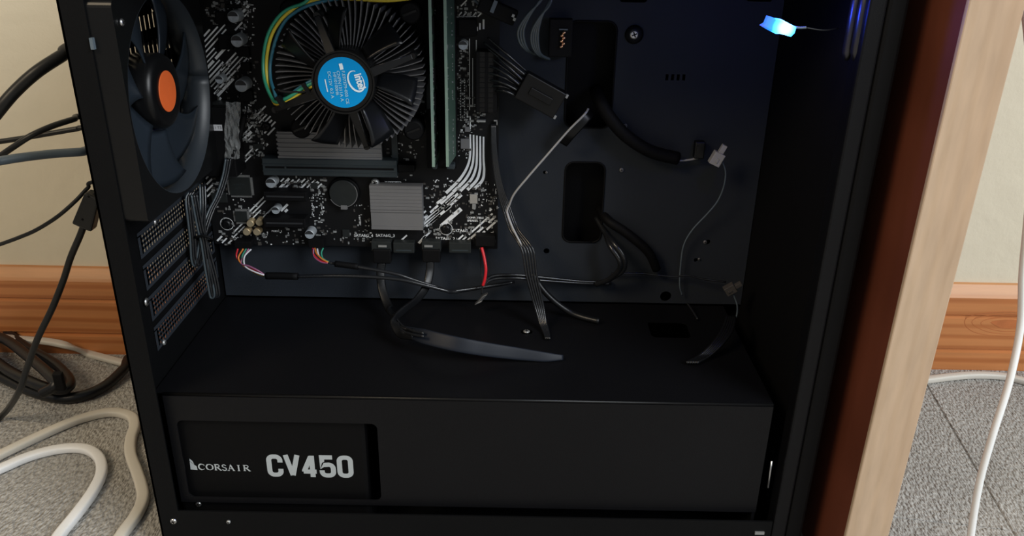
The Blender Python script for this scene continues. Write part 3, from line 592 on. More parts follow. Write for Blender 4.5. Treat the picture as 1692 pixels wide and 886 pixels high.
# main power socket and pin header at the right
o, a, c = block('main_power_socket', 'matte', 786, 822, 86, 186, 0.013, 0.0005)
gg = MB()
for k in range(12):
    for j in range(2):
        z = a.z + (k + 0.5) * (c.z - a.z) / 12; x = a.x + (0.3 + 0.4 * j) * (c.x - a.x); gg.box(x - 0.0016, x + 0.0016, BY - 0.01315, BY - 0.0125, z - 0.0014, z + 0.0014)
gg.build('socket_holes', 'plastic', o, origin=wl(o))
pp = MB()
for k in range(16):
    for j in range(2): p = bp(761 + 6.5 * j, 132 + k * 4.4, 0.004); pp.box(p.x - 0.0003, p.x + 0.0003, BY - 0.005, BY, p.z - 0.0003, p.z + 0.0003)
tag(pp.build('header_pins', 'pin', mb_), kind='stuff')
block('memory_slot', 'matte', 706, 726, -60, 278, 0.009, 0.0004); block('memory_slot', 'matte', 731, 752, -60, 278, 0.009, 0.0004)
block('slot_end_latch', 'slot', 714, 722, 272, 280, 0.016, 0.0006); block('slot_end_latch', 'slot', 738, 751, 272, 280, 0.016, 0.0006)
block('white_marker', 'slot', 705, 714, 122, 180, 0.010, 0.0003)
block('rear_port_block', 'matte', 334, 378, 178, 292, 0.020, 0.0006); block('port_shell', 'chip', 352, 378, 172, 220, 0.012, 0.0006)
a = bp(358, 211, 0.0203); q = MB().box(a.x - 0.0036, a.x + 0.0036, BY - 0.0206, BY - 0.02, a.z - 0.0020, a.z + 0.0020).build('paper_sticker', 'w_white', mb_)
tt = MB(); text(tt, '51 T3', 0.0026, (a.x - 0.0028, BY - 0.0207, a.z - 0.0008), X1, Z1); tt.build('sticker_print', 'chip', q, origin=wl(q))
block('m2_connector', 'slot', 648, 656, 222, 266, 0.004, 0.0002)
# bright bracket and stand-off at the board's right edge
a = bp(795, 200, 0.003); MB().box(a.x - 0.003, a.x + 0.003, BY - 0.004, BY, a.z - 0.0006, a.z + 0.0006).build('metal_tab', 'pin', mb_)
a = bp(822, 198); k_ = MB().box(a.x - 0.0024, a.x, BY - 0.003, BY - 0.002, a.z - 0.0004, a.z + 0.0004).box(a.x - 0.0005, a.x, BY - 0.003, BY - 0.002, a.z - 0.003, a.z).build('edge_clip', 'pin', mb_)
screw(bp(817, 230, 0.001), -Y1, 0.0012, mb_, h=0.0012)
t = MB(); text(t, '.US', 0.0024, bp(820, 283) - Y1 * 0.0002, -Z1, X1); t.build('edge_print', 'print', mb_)
# ================================================================== MEMORY MODULES
def module(x, lab, face):
    p = at(x, 276, BY - 0.036); th_ = 0.0012; L = 0.1333
    o = thing('memory_module', lab, 'memory module', (p.x, BY - 0.006, p.z), 'memory modules on the motherboard')
    m = MB().box(p.x - th_ / 2, p.x + th_ / 2, BY - 0.0358, BY - 0.005, p.z, p.z + L).build('module_board', 'greenpcb', o)
    MB().box(p.x - th_ / 2 - 0.0003, p.x + th_ / 2 + 0.0003, BY - 0.0362, BY - 0.0356, p.z, p.z + L).build('board_edge', 'greenedge', o)
    s = 1 if face > 0 else -1
    for k in range(8):
        z = p.z + 0.006 + k * 0.0155; MB().box(p.x + s * th_ / 2, p.x + s * (th_ / 2 + 0.0010), BY - 0.0330, BY - 0.021, z, z + 0.0105).build('memory_chip', 'matte', o)
    tp = MB(); rnd = random.Random(x)
    for k in range(60):
        z = p.z + rnd.uniform(0.002, L - 0.002); y = BY - rnd.choice((0.034, 0.0195, 0.0180)); tp.box(p.x + th_ / 2, p.x + th_ / 2 + 0.0004, y - 0.0003, y + 0.0004, z, z + 0.0008)
    tag(tp.build('tiny_module_parts', 'smd', o), kind='stuff')
    return o
m1 = module(719, 'left memory module, thin green edge beside the processor cooler', 1)
m2 = module(748, 'right memory module, wider green side dotted with tiny parts', -1)
for m, an in ((m1, -2.0), (m2, -6.5)): m.rotation_euler.z = math.radians(an)
# ================================================================== PROCESSOR COOLER
CC = Vector((-0.1018, 0, 0.2995)); YS = 0.4855
cool = thing('processor_cooler', 'round black processor cooler with fan and blue centre label', 'cooler', (CC.x, BY - 0.004, CC.z))
def cy(r, t, y): return Vector((CC.x + r * math.cos(t), y, CC.z + r * math.sin(t)))
core = MB().lathe((CC.x, 0.546, CC.z), -Y1, [(0, 0.018), (0.004, 0.018), (0.0045, 0.0165), (0.036, 0.0165)], 32).build('heatsink_core', 'fin', cool)
NF = 72
vs = []; nr = 7
for i in range(nr + 1):
    r = 0.0155 + (0.0455 - 0.0155) * i / nr; t = 0.05 * (i / nr) ** 2
    for y in (-0.0070, 0.0280): vs.append((r * math.cos(t), y, r * math.sin(t)))
fm = MB().add(vs, [(2 * i, 2 * i + 1, 2 * i + 3, 2 * i + 2) for i in range(nr)])
f0 = None
for k in range(NF):
    if f0 is None:
        f0 = bpy.data.meshes.new('fin'); f0.from_pydata([tuple(v) for v in fm.v], [], fm.f); f0.materials.append(M['fin'])
    o = link('fin', f0, core, (CC.x, 0.513, CC.z)); o.rotation_euler.y = -2 * PI * k / NF
    q = o.modifiers.new('thickness', 'SOLIDIFY'); q.thickness = 0.00055; q.offset = 0
# hub, label
MB().lathe((CC.x, YS + 0.020, CC.z), -Y1, [(0, 0.0190), (0.0165, 0.0190), (0.0192, 0.0180), (0.0196, 0.0170)], 40).build('motor_hub', 'plastic', cool)
hr = MB(); stroke(hr, [(CC.x + 0.0182 * math.cos(t), CC.z + 0.0182 * math.sin(t)) for t in [2 * PI * i / 48 for i in range(48)]], 0.0010, (0, YS - 0.0001, 0), X1, Z1, True); hr.build('hub_ring', 'plastic', cool, solid=0.0006)
LR = 0.0149
lab = MB().lathe((CC.x, YS + 0.0004, CC.z), -Y1, [(0, LR), (0.0003, LR)], 48).build('centre_label', 'blue_label', cool)
lp = MB(); yy = YS - 0.0001
def lpos(px, py): p = at(px, py, yy); return Vector((p.x, yy - 0.0001, p.z))
u = (lpos(573, 168) - lpos(565.5, 116)).normalized(); v = Vector((-u.z, 0, u.x)); 
for s_, (x, y), sz in (('F.E97379-003 CE', (564.5, 117), 0.00255), ('CNFN1311A A', (556.0, 117), 0.0026), ('HF10100H6', (550.0, 119.5), 0.0025), ('DC12V  0.2 A', (541, 118), 0.0025)):
    text(lp, s_, sz, lpos(x, y), u, v, sx=1.10, bold=0.00004)
lp.build('label_print', 'label_print', lab, origin=wl(lab))
lw = MB(); p = lpos(537, 131); q = lpos(541.5, 152); stroke(lw, [(p.x, p.z), (q.x, q.z)], 0.0006, (0, yy - 0.0001, 0), X1, Z1)
p = lpos(562.5, 105); q = lpos(565, 115); stroke(lw, [(p.x, p.z), (q.x, q.z)], 0.0021, (0, yy - 0.0001, 0), X1, Z1)
u2 = (lpos(595.5, 149.0) - lpos(586.5, 121.5)).normalized(); v2 = Vector((-u2.z, 0, u2.x))
lgo = MB(); text(lgo, 'intel', 0.0062, lpos(585.2, 123.2), u2, v2, bold=0.00022, sx=0.86)
ec = lpos(588.5, 134.2); e1 = (lpos(597, 149) - lpos(581, 118.5)).normalized(); e2 = Vector((-e1.z, 0, e1.x)); pts = []; ws = []
for i in range(41):
    t = math.radians(75 + 318 * i / 40); pts.append((0.0063 * math.cos(t), 0.0043 * math.sin(t))); ws.append(0.00035 + 0.0008 * math.sin(PI * i / 40) ** 1.0)
stroke(lgo, [(-a, c) for a, c in pts], ws, ec, e1, e2)
lgo.build('label_logo', 'label_white', lab, origin=wl(lab)); lw.build('label_bars', 'label_white', lab, origin=wl(lab))
# blades
for k in range(7):
    vs = []; fs = []; nr, na = 7, 6
    for i in range(nr + 1):
        r = 0.0185 + (0.0425 - 0.0185) * i / nr; rr = i / nr
        for j in range(na + 1):
            s = j / na; t = 2 * PI * k / 7 - 1.05 + 0.34 * s - 0.18 * rr
            vs.append((CC.x + r * math.cos(t), YS + 0.0030 + 0.0120 * s, CC.z + r * math.sin(t)))
    for i in range(nr):
        for j in range(na): q = i * (na + 1) + j; fs.append((q, q + 1, q + na + 2, q + na + 1))
    MB().add(vs, fs, True).build('blade', 'bladeblack', cool, solid=0.0008)
# arms and push pins
arms = [(525, 25), (607, 241), (682, 92), (456, 180)]
for (x, y) in arms:
    e = at(x, y, 0.497); d = Vector((e.x - CC.x, 0, e.z - CC.z)); L = d.length; d.normalize(); s = Vector((CC.x, YS + 0.0015, CC.z)) + d * 0.0175; e = Vector((e.x, 0.4965, e.z)); n = Vector((-d.z, 0, d.x))
    a = MB(); w0, w1 = 0.0030, 0.0016
    mid = s.lerp(e, 0.75)
    a.add([s - n * w0 + Y1 * .0025, s + n * w0 + Y1 * .0025, e + n * w1, e - n * w1, s - n * w0 - Y1 * .0005, s + n * w0 - Y1 * .0005, e + n * w1 - Y1 * .003, e - n * w1 - Y1 * .003], [(0, 1, 2, 3), (7, 6, 5, 4), (0, 4, 5, 1), (1, 5, 6, 2), (2, 6, 7, 3), (3, 7, 4, 0)])
    a.build('arm', 'plastic', cool, bevel=0.0004)
    ed = MB().tube([s + n * w0 * 0.9 - Y1 * .0006, e + n * w1 * 0.9 - Y1 * .0031], 0.00022, 6, 1); ed.build('arm_ridge', 'w_shine', cool)
    foot = MB().lathe(e - Y1 * 0.0025, Y1, [(0, 0.0020), (0.004, 0.0024), (0.030, 0.0020)], 12); foot.build('arm_foot', 'plastic', cool)
for sx, sz in ((-1, -1), (1, -1), (1, 1), (-1, 1)):
    c = Vector((CC.x + sx * 0.0365, BY, CC.z + sz * 0.0365)); MB().lathe(c, -Y1, [(0.002, 0.004), (0.018, 0.0045), (0.019, 0.0068), (0.030, 0.0068), (0.0315, 0.0055)], 20).build('push_pin', 'matte', cool)
    MB().obox(c - Y1 * 0.0318, X1 + Z1 * 0.4, Z1 - X1 * 0.4, Y1, 0.0045, 0.0007, 0.0006).build('pin_slot', 'plastic', cool)
# fan lead: a top-level cable held by the cooler
fl_ = thing('fan_lead', 'green, yellow and blue fan wires looping left of the round cooler', 'wires', at(440, 90, 0.51))
for m, dx, dz_ in (('w_green', 0, 0), ('w_yellow', 5.5, 1), ('w_blue', 10.5, -1)):
    if m == 'w_yellow': path = [(526, 139, .4885), (505, 148, .490), (480, 164, .492), (462, 172, .494), (452, 168, .498), (443, 140, .506), (440, 105, .510), (446, 66, .510), (460, 38, .509), (480, 18, .508), (506, 4, .508), (560, -2, .51), (640, 1, .512), (700, -6, .515)]
    elif m == 'w_green': path = [(525, 134, .4885), (503, 144, .489), (478, 160, .491), (458, 169, .494), (448, 160, .498), (437, 132, .506), (435, 98, .510), (441, 62, .510), (455, 34, .509), (474, 16, .508), (500, 6, .506), (512, -4, .506)]
    else: path = [(525, 129, .489), (503, 140, .490), (476, 158, .493), (459, 164, .496), (453, 150, .500), (447, 130, .507), (447, 102, .511), (456, 64, .511), (470, 36, .510), (488, 20, .509), (510, 9, .507), (540, 1, .508), (580, -5, .51)]
    MB().tube([at(x, y, Y) for x, y, Y in path], 0.00105, 8, 6).build('wire', m, fl_)
for (x, y) in ((464, 167), (507, 145)): MB().obox(at(x, y, 0.4895), Vector((0.5, 0, -0.85)), Vector((0.85, 0, 0.5)), Y1, 0.0034, 0.0012, 0.0028).build('wire_clip', 'matte', fl_)
# ================================================================== POWER SUPPLY
psu = thing('power_supply', 'black power supply behind the lower window, grey lettering on its side', 'power supply', (-0.15, 0.49, 0.0125))
MB().box(-0.2140, -0.0895, 0.4262, 0.5600, 0.0125, 0.1035).build('housing', 'psu', psu, bevel=0.003)
PY = 0.4259
def pp_(x, y): p = at(x, y, PY); return Vector((p.x, PY, p.z))
o = pp_(443, 788); uu = (pp_(585, 790) - o); ht = (pp_(443, 751) - o).length; cw = uu.length; U = uu.normalized(); V = Z1
g = MB(); w = 0.30; GW = cw / 5.12
def glyph(i, strokes):
    for pts, closed in strokes:
        stroke(g, [(GW * (1.04 * i + 0.06 + 0.82 * a), ht * (0.10 + 0.80 * c)) for a, c in pts], w * GW, o, U, V, closed)
def arcs(cx, cyy, rx, ry, a0, a1, n=6): return [(cx + rx * math.cos(math.radians(a0 + (a1 - a0) * k / n)), cyy + ry * math.sin(math.radians(a0 + (a1 - a0) * k / n))) for k in range(n + 1)]
glyph(0, [([(0.92, 0.68)] + arcs(0.60, 0.80, 0.32, 0.20, 0, 90) + arcs(0.44, 0.80, 0.32, 0.20, 90, 180) + arcs(0.44, 0.20, 0.32, 0.20, 180, 270) + arcs(0.60, 0.20, 0.32, 0.20, 270, 360) + [(0.92, 0.33)], False)])
glyph(1, [([(0.08, 1.10), (0.50, -0.02)], False), ([(0.92, 1.10), (0.50, -0.02)], False)])
glyph(2, [([(0.68, -0.11), (0.68, 1.08)], False), ([(0.62, 1.02), (0.10, 0.26), (0.10, 0.20)], False), ([(0.02, 0.20), (0.96, 0.20)], False)])
glyph(3, [([(0.90, 1.0), (0.14, 1.0), (0.14, 0.55), (0.20, 0.58)] + arcs(0.60, 0.38, 0.32, 0.22, 90, 0) + arcs(0.60, 0.20, 0.32, 0.20, 0, -90) + arcs(0.42, 0.20, 0.32, 0.20, 270, 180) + [(0.10, 0.28)], False)])
glyph(4, [(arcs(0.60, 0.80, 0.32, 0.20, 0, 90) + arcs(0.44, 0.80, 0.32, 0.20, 90, 180) + arcs(0.44, 0.20, 0.32, 0.20, 180, 270) + arcs(0.60, 0.20, 0.32, 0.20, 270, 360), True)])
g.build('model_lettering', 'psu_print', psu)
g = MB(); o = pp_(328, 776.5); uu = pp_(413, 778.5) - o; ht = 0.0047; GW = uu.length / 7.0; U = uu.normalized()
def gs(x, strokes):
    for pts, wd_ in strokes: stroke(g, [(GW * (x + a), ht * c) for a, c in pts], [q * GW for q in wd_] if isinstance(wd_, list) else wd_ * GW, o, U, V)
TH, TN, SF = 0.20, 0.09, 0.08
gs(0, [(arcs(0.52, 0.5, 0.42, 0.46, 40, 320, 14), [TN] * 3 + [TH] * 9 + [TN] * 3), ([(0.86, 0.68), (0.86, 0.88)], SF)])
gs(1.08, [(arcs(0.50, 0.5, 0.44, 0.46, 0, 360, 20), [TH] * 3 + [TN] * 4 + [TH] * 7 + [TN] * 4 + [TH] * 3)])
for x in (2.22, 6.15): gs(x, [([(0.16, 0), (0.16, 1)], TH), ([(0, 0.03), (0.34, 0.03)], SF), ([(0, 0.97), (0.4, 0.97)], SF), ([(0.2, 0.96)] + arcs(0.42, 0.74, 0.26, 0.22, 90, -90, 8) + [(0.2, 0.50)], 0.13), ([(0.40, 0.5), (0.86, 0.0)], TH), ([(0.76, 0.03), (1.0, 0.03)], SF)])
gs(3.18, [([(0.66, 0.80)] + arcs(0.38, 0.74, 0.24, 0.22, 40, 180, 6) + [(0.30, 0.56), (0.50, 0.46)] + arcs(0.42, 0.26, 0.26, 0.24, 40, -140, 6) + [(0.10, 0.18)], 0.14)])
gs(3.98, [([(0.16, 0), (0.50, 1)], TN), ([(0.46, 1), (0.88, 0)], TH), ([(0.28, 0.34), (0.70, 0.34)], SF), ([(0, 0.03), (0.32, 0.03)], SF), ([(0.72, 0.03), (1.04, 0.03)], SF)])
gs(5.30, [([(0.24, 0), (0.24, 1)], TH), ([(0.06, 0.03), (0.42, 0.03)], SF), ([(0.06, 0.97), (0.42, 0.97)], SF)])
g.build('maker_lettering', 'psu_print', psu)
g = MB(); g.add([pp_(x, y) for x, y in ((315, 776), (326.5, 777), (325, 771), (313.5, 763))], [(0, 1, 2, 3)]); g.add([pp_(x, y) for x, y in ((313.3, 762), (321, 768), (318, 762), (313, 758))], [(0, 1, 2, 3)]); g.build('sail_emblem', 'psu_print', psu)
screw(pp_(328, 833), -Y1, 0.0020, psu, h=0.0010); screw(pp_(596, 829), -Y1, 0.0010, psu, m='pin', h=0.0006)
# ================================================================== CABLES INSIDE
def P3(L): return [at(x, y, Y) for x, y, Y in L]
def zc(x, y, h=0.0): return atz(x, y, 0.1228 + h)
def fz(L, h): return [atz(x, y, h) for x, y in L]
def cable(name, label, cat, pts, r, m, flat=None, up=None, group=None, n=7, seg=10, taper=None):
    o = MB().tube(pts, r, seg, n, flat, up, taper).build(name, m); return tag(o, label, cat, group)
# front audio lead
o = thing('audio_lead', 'left lead with red, orange and white wires under the gold capacitors', 'cable', at(430, 445, 0.54), 'front panel leads below the motherboard')
for m, p in (('w_red', [(393, 411, .543), (391, 425, .541), (404, 440, .538), (420, 447, .536), (434, 455, .536)]), ('w_orange', [(402, 411, .543), (394, 426, .540), (401, 438, .537), (420, 450, .535), (436, 456, .535)]),
             ('w_green', [(407, 411, .543), (400, 425, .540), (405, 440, .538), (423, 452, .536), (437, 457, .536)]), ('w_white', [(415, 412, .543), (404, 424, .539), (405, 440, .536), (420, 449, .534), (437, 455, .534)]),
             ('w_purple', [(411, 411, .543), (398, 434, .538), (412, 440, .535), (426, 447, .534), (438, 455, .535)])):
    MB().tube(P3(p), 0.0006, 7, 6).build('wire', m, o)
MB().tube(P3([(440, 456, .535), (460, 456, .534), (492, 457, .533)]), 0.0026, 12, 4).build('sleeve', 'w_slate' if False else 'matte', o)
MB().tube(P3([(490, 457, .533), (540, 456, .531), (600, 457, .530), (660, 462, .530), (695, 470, .531), (735, 480, .534), (750, 482, .538), (790, 476, .548), (840, 468, .553)]), 0.0014, 10, 7).build('cord', 'w_shine', o)
# front USB lead
o = thing('port_lead', 'lead with orange, purple and green wires under the centre of the board', 'cable', at(540, 430, 0.54), 'front panel leads below the motherboard')
for m, p in (('w_red', [(517, 410, .543), (518, 420, .540), (528, 430, .537), (541, 434, .535)]), ('w_orange', [(520, 410, .543), (523, 419, .539), (532, 428, .536), (543, 434, .535)]),
             ('w_purple', [(518, 411, .542), (519, 424, .539), (530, 433, .536), (542, 435, .535)]), ('w_green', [(534, 410, .543), (531, 418, .540), (534, 428, .537), (544, 433, .536)]), ('w_white', [(524, 411, .543), (527, 422, .540), (537, 430, .538), (546, 434, .536)])):
    MB().tube(P3(p), 0.0006, 7, 6).build('wire', m, o)
MB().tube(P3([(543, 434, .535), (548, 435, .535), (556, 436, .534)]), 0.0010, 10, 4).build('cord_end', 'w_shine', o)
MB().tube(P3([(554, 436, .534), (570, 438, .533), (592, 441, .532)]), 0.0022, 12, 4).build('sleeve', 'matte', o)
MB().tube(P3([(590, 441, .532), (620, 446, .531), (655, 453, .531), (682, 462, .532), (720, 474, .534), (746, 481, .538), (800, 474, .546), (850, 466, .552)]), 0.0013, 10, 7).build('cord', 'w_shine', o)
# power switch lead
o = thing('switch_lead', 'red and black lead with a small silver clip below the board', 'cable', at(800, 440, 0.53))
MB().tube(P3([(796, 409, .543), (800, 425, .540), (803, 445, .537), (801, 462, .536), (798, 472, .536)]), 0.0011, 8, 6).build('wire', 'w_red', o)
MB().tube(P3([(793, 409, .544), (795, 440, .543), (797, 470, .538), (796, 486, .536)]), 0.0006, 8, 6).build('wire', 'w_black', o)
MB().obox(at(796, 493, .535), at(801, 487, .535) - at(790, 500, .535), Y1, Vector((1, 0, 0.5)), 0.0042, 0.0018, 0.0021).build('clip', 'silver', o, bevel=0.0003)
MB().obox(at(791, 499, .535), at(801, 487, .535) - at(790, 500, .535), Y1, Vector((1, 0, 0.5)), 0.0010, 0.0020, 0.0026).build('clip_end', 'silver', o, bevel=0.0003)
for k in range(2): cable('flat_wire', ('upper' if k == 0 else 'lower') + ' black wire running right from the silver clip to the tray', 'cable', P3([(800, 470 + 2 * k, .538), (808, 459 + 5 * k, .540), (825, 455 + 5 * k, .542), (860, 455 + 5 * k, .545), (900, 459 + 5 * k, .549), (960, 465 + 3 * k, .553), (1010, 467 + 2 * k, .5555)]), 0.0012, 'w_shine')
# data cables
def plug(parent, x0, x1, y0, y1, Ya, Yb, name='plug', m='matte'):
    a, c = at(x0, y1, Ya), at(x1, y0, Ya); return MB().box(a.x, c.x, Ya, Yb, a.z, c.z).build(name, m, parent, bevel=0.0008)
o = thing('data_cable', 'left black data cable plugged in under the ribbed chipset heatsink', 'cable', at(630, 420, 0.54), 'data cables')
plug(o, 617, 645, 413, 436, .541, .549); MB().tube(P3([(631, 434, .544), (629, 452, .542), (632, 480, .536), (642, 508, .525), (650, 522, .510), (656, 534, .498), (665, 546, .486), (690, 552, .480)]), 0, 8, 8, flat=(0.0032, 0.0010), up=(0.3, -1, 0)).build('cord', 'w_black', o)
a = at(632, 407, .5420); MB().box(a.x - 0.003, a.x + 0.003, .5418, .5426, a.z - 0.0008, a.z + 0.0008).build('latch', 'pin', o)
o = thing('data_cable', 'right black data cable curving down left from below the stripe print', 'cable', at(712, 420, 0.54), 'data cables')
plug(o, 698, 727, 413, 434, .541, .549); MB().tube(P3([(711, 432, .544), (710, 450, .542), (704, 474, .536), (688, 496, .525), (668, 512, .510), (655, 524, .500), (652, 534, .492), (662, 552, .482), (682, 556, .477)]), 0, 8, 8, flat=(0.0030, 0.0010), up=(0.3, -1, 0)).build('cord', 'w_black', o)
a = at(708, 407, .5420); MB().box(a.x - 0.003, a.x + 0.003, .5418, .5426, a.z - 0.0008, a.z + 0.0008).build('latch', 'pin', o)
# flat ribbon lying along the shroud
cable('ribbon_cable', 'flat black ribbon cable lying along the shelf above the power supply', 'cable', [zc(664, 545, .010), zc(700, 556, .014), zc(750, 568, .014), zc(800, 577, .010), zc(850, 584, .006), zc(900, 590, .003), zc(930, 591, .0015)], 0, 'ribbon', flat=(0.0050, 0.0009), up=(0, -0.85, 0.5), seg=12, taper=(0.55, 1, 1, .95, .85, .65, .35))
for k in range(2): cable('thin_wire', ('upper' if k == 0 else 'lower') + ' short glossy wire at the left end of the flat ribbon', 'cable', [zc(650, 520 + 6 * k, .014), zc(664, 538 + 8 * k, .013), zc(682, 547 + 6 * k, .016), zc(700, 551 + 5 * k, .018)], 0.0009, 'w_shine')
# ribbon hanging from the upper cut-out
o = thing('strap_cable', 'flat cable hanging diagonally from the upper cut-out, silver lit edge', 'cable', at(900, 270, 0.53))
MB().tube(P3([(972, 180, .545), (965, 190, .538), (940, 215, .535), (905, 255, .532), (872, 293, .532), (850, 320, .534), (842, 338, .536), (838, 350, .536), (845, 372, .532), (858, 398, .527), (868, 415, .524)]), 0.00075, 8, 8).build('bright_wire', 'plug_grey', o)
MB().tube(P3([(975, 184, .549), (969, 194, .543), (945, 220, .541), (930, 238, .545)]), 0, 8, 8, flat=(0.0034, 0.0006), up=(0.2, -1, 0.2)).build('film_sleeve', 'plastic', o)
for k in range(5):
    MB().tube(P3([(812 + 1.5 * k, 205, .5485), (814 + 1.5 * k, 250, .545), (820 + 2 * k, 300, .543), (830 + 3 * k, 342, .541), (842 + 3.5 * k, 378, .535), (862 + 4.6 * k, 412, .524), (870 + 4.2 * k, 455, .522), (882 + 3.6 * k, 500, .520)]) + [zc(891 + 2.6 * k, 530, .006), zc(898 + 2.0 * k, 548, .0012), zc(902 + 1.5 * k, 560, .0008)], 0.00085, 8, 8).build('strand', 'w_shine', o)
cable('black_cable', 'black cord bending down right from behind the flat hanging strands', 'cable', P3([(880, 452, .540), (895, 476, .537), (915, 497, .534), (940, 515, .532)]) + [zc(962, 524, .0025), zc(990, 531, .0024)], 0.0022, 'w_black')
# bundle through the upper cut-out
cable('black_cable', 'thick black cord sweeping right from the upper cut-out to a small plug', 'cable', P3([(985, 150, .575), (990, 165, .552), (1008, 195, .545), (1035, 225, .545), (1075, 250, .547), (1120, 262, .550)]), 0.0046, 'matte')
cable('thin_wire', 'thin wire painted pale for light, ending at the dark plug right of the thick cord', 'cable', P3([(1095, 258, .550), (1120, 265, .551), (1140, 264, .551), (1157, 260, .552)]), 0.0007, 'plug_grey')  # pale colour paints in light on the end of the thick cord
o = thing('dark_plug', 'small black plug with blue glint left of the upper grey plug', 'plug', at(1155, 250, .552)); MB().obox(at(1155, 247, .552), X1, Y1, Z1, 0.0035, 0.003, 0.0060).build('plug_body', 'plastic', o, bevel=0.0008); MB().obox(at(1153, 246, .5488), X1, Y1, Z1, 0.0010, 0.0005, 0.0020).build('plug_tab', 'plastic', o)
# power connector bundle
o = thing('power_connector', 'dark multi pin power connector hanging diagonally below the looped wires', 'connector', at(895, 155, .535))
cc = at(893, 156, .535); d = (at(930, 176, .535) - at(858, 136, .535)).normalized(); n_ = Vector((-d.z, 0, d.x))
MB().obox(cc, d, n_, Y1, 0.0145, 0.0092, 0.0055).build('housing', 'w_slate' if False else 'plastic', o, bevel=0.0008)
MB().obox(cc - Y1 * 0.006, d, n_, Y1, 0.0080, 0.0024, 0.0012).build('clip', 'plastic', o, bevel=0.0004)
for s_ in (-1, 1): MB().obox(cc + d * 0.0150 + n_ * 0.0078 * s_ - Y1 * 0.003, d, n_, Y1, 0.0010, 0.0012, 0.0010).build('corner_tab', 'pin', o)
for k, (x, y) in enumerate(((806, 62), (800, 70), (806, 80), (812, 84), (812, 96), (808, 108), (806, 120), (808, 132), (812, 142), (818, 150))):
    e = cc - d * 0.0140 + n_ * (0.0080 - 0.0018 * k) - Y1 * (0.002 if k % 2 else -0.002); q = at(x, y, .538)
    MB().tube([q, q.lerp(e, 0.45) + Vector((0, -0.004, 0.0008 if k < 5 else 0.0022)), e], 0.00085, 8, 8).build('wire', 'w_shine', o)
o = thing('processor_power_plug', 'dark cylindrical plug end crossing the top edge beside the board corner', 'connector', at(820, 18, .535))
d = (at(852, 30, .535) - at(795, 5, .535)).normalized(); n_ = Vector((-d.z, 0, d.x))
MB().obox(at(822, 17, .535), d, n_, Y1, 0.0125, 0.0048, 0.0045).build('housing', 'matte', o, bevel=0.0010)
MB().obox(at(816, 11, .5300), d, n_, Y1, 0.0012, 0.0038, 0.0006).build('clip', 'w_slate', o)
for k in range(3): MB().tube(P3([(770 + 7 * k, -14, .540), (782 + 6 * k, -2, .538), (792 + 5 * k, 7, .536)]), 0.0009, 8, 5).build('wire', 'w_slate' if k != 1 else 'plug_grey', o)
for k in range(2): MB().obox(at(848 + 2 * k, 26 + 6 * k, .5300), d, n_, Y1, 0.0008, 0.0009, 0.0006).build('corner_tab', 'pin', o)
# looped wires
o = thing('looped_wires', 'two loops of glossy wires, slate tone painted for glints, at the top right of the memory modules', 'wires', at(875, 45, .52))
for k in range(3): MB().tube(P3([(900 + k, -14, .522), (893 - k, 2, .520), (872 + k * 2, 24, .519), (857 + 4.2 * k, 48, .520), (858 + 4.2 * k, 68, .522), (869 + 2 * k, 82, .525), (884 + k, 90, .530)]), 0.0009, 8, 7).build('wire', 'loop', o)
for k in range(4): MB().tube(P3([(914 + k, -14, .522), (908 - k, 8, .520), (892 + k, 28, .519), (879 + 3.4 * k, 52, .520), (879 + 3.4 * k, 74, .522), (889 + 1.6 * k, 90, .525), (905 + k, 98, .530)]), 0.0009, 8, 7).build('wire', 'loop', o)
o = thing('gold_pin_connector', 'black connector with twisted gold contacts left of the upper cut-out', 'connector', at(930, 60, .545))
MB().obox(at(926, 62, .550), X1, Y1, Z1, 0.0075, 0.004, 0.0120).build('housing', 'matte', o, bevel=0.0006)
for k in range(6): MB().lathe(at(932 - (k % 2) * 3 - 0.3 * k, 54 + k * 4.6, .5445), Vector((1, 0, 0.5)), [(-0.0012, 0.0003), (-0.0009, 0.0009), (0.0009, 0.0009), (0.0012, 0.0003)], 10).build('contact', 'copper', o)
MB().obox(at(931, 48.5, .545), X1, Y1, Z1, 0.0028, 0.001, 0.0004).build('rim', 'w_slate', o)
# lower cut-out loop
o = thing('cord_loop', 'dark cord loop with two bright glints below the lower cut-out', 'wires', at(1020, 425, .535))
for k in range(2): MB().tube(P3([(985, 360, .565), (1000, 385, .553), (1014 - 6 * k, 402 + 4 * k, .540), (1030 - 7 * k, 424 + 5 * k, .535), (1030 - 7 * k, 446, .538), (1006, 462, .545), (985, 470, .552)]), 0.0020, 8, 8).build('wire', 'w_shine', o)
cable('black_cable', 'black cord arching right from the lower cut-out towards the front', 'cable', P3([(990, 345, .570), (1005, 365, .553), (1035, 385, .548), (1070, 415, .548), (1085, 445, .552)]), 0.0034, 'matte')
cable('thin_wire', 'thin horizontal wire running right across the tray below the cord loop', 'cable', P3([(1010, 452, .553), (1060, 452, .553), (1110, 457, .552), (1135, 455, .551), (1160, 461, .550), (1200, 466, .548)]), 0.0007, 'w_shine')
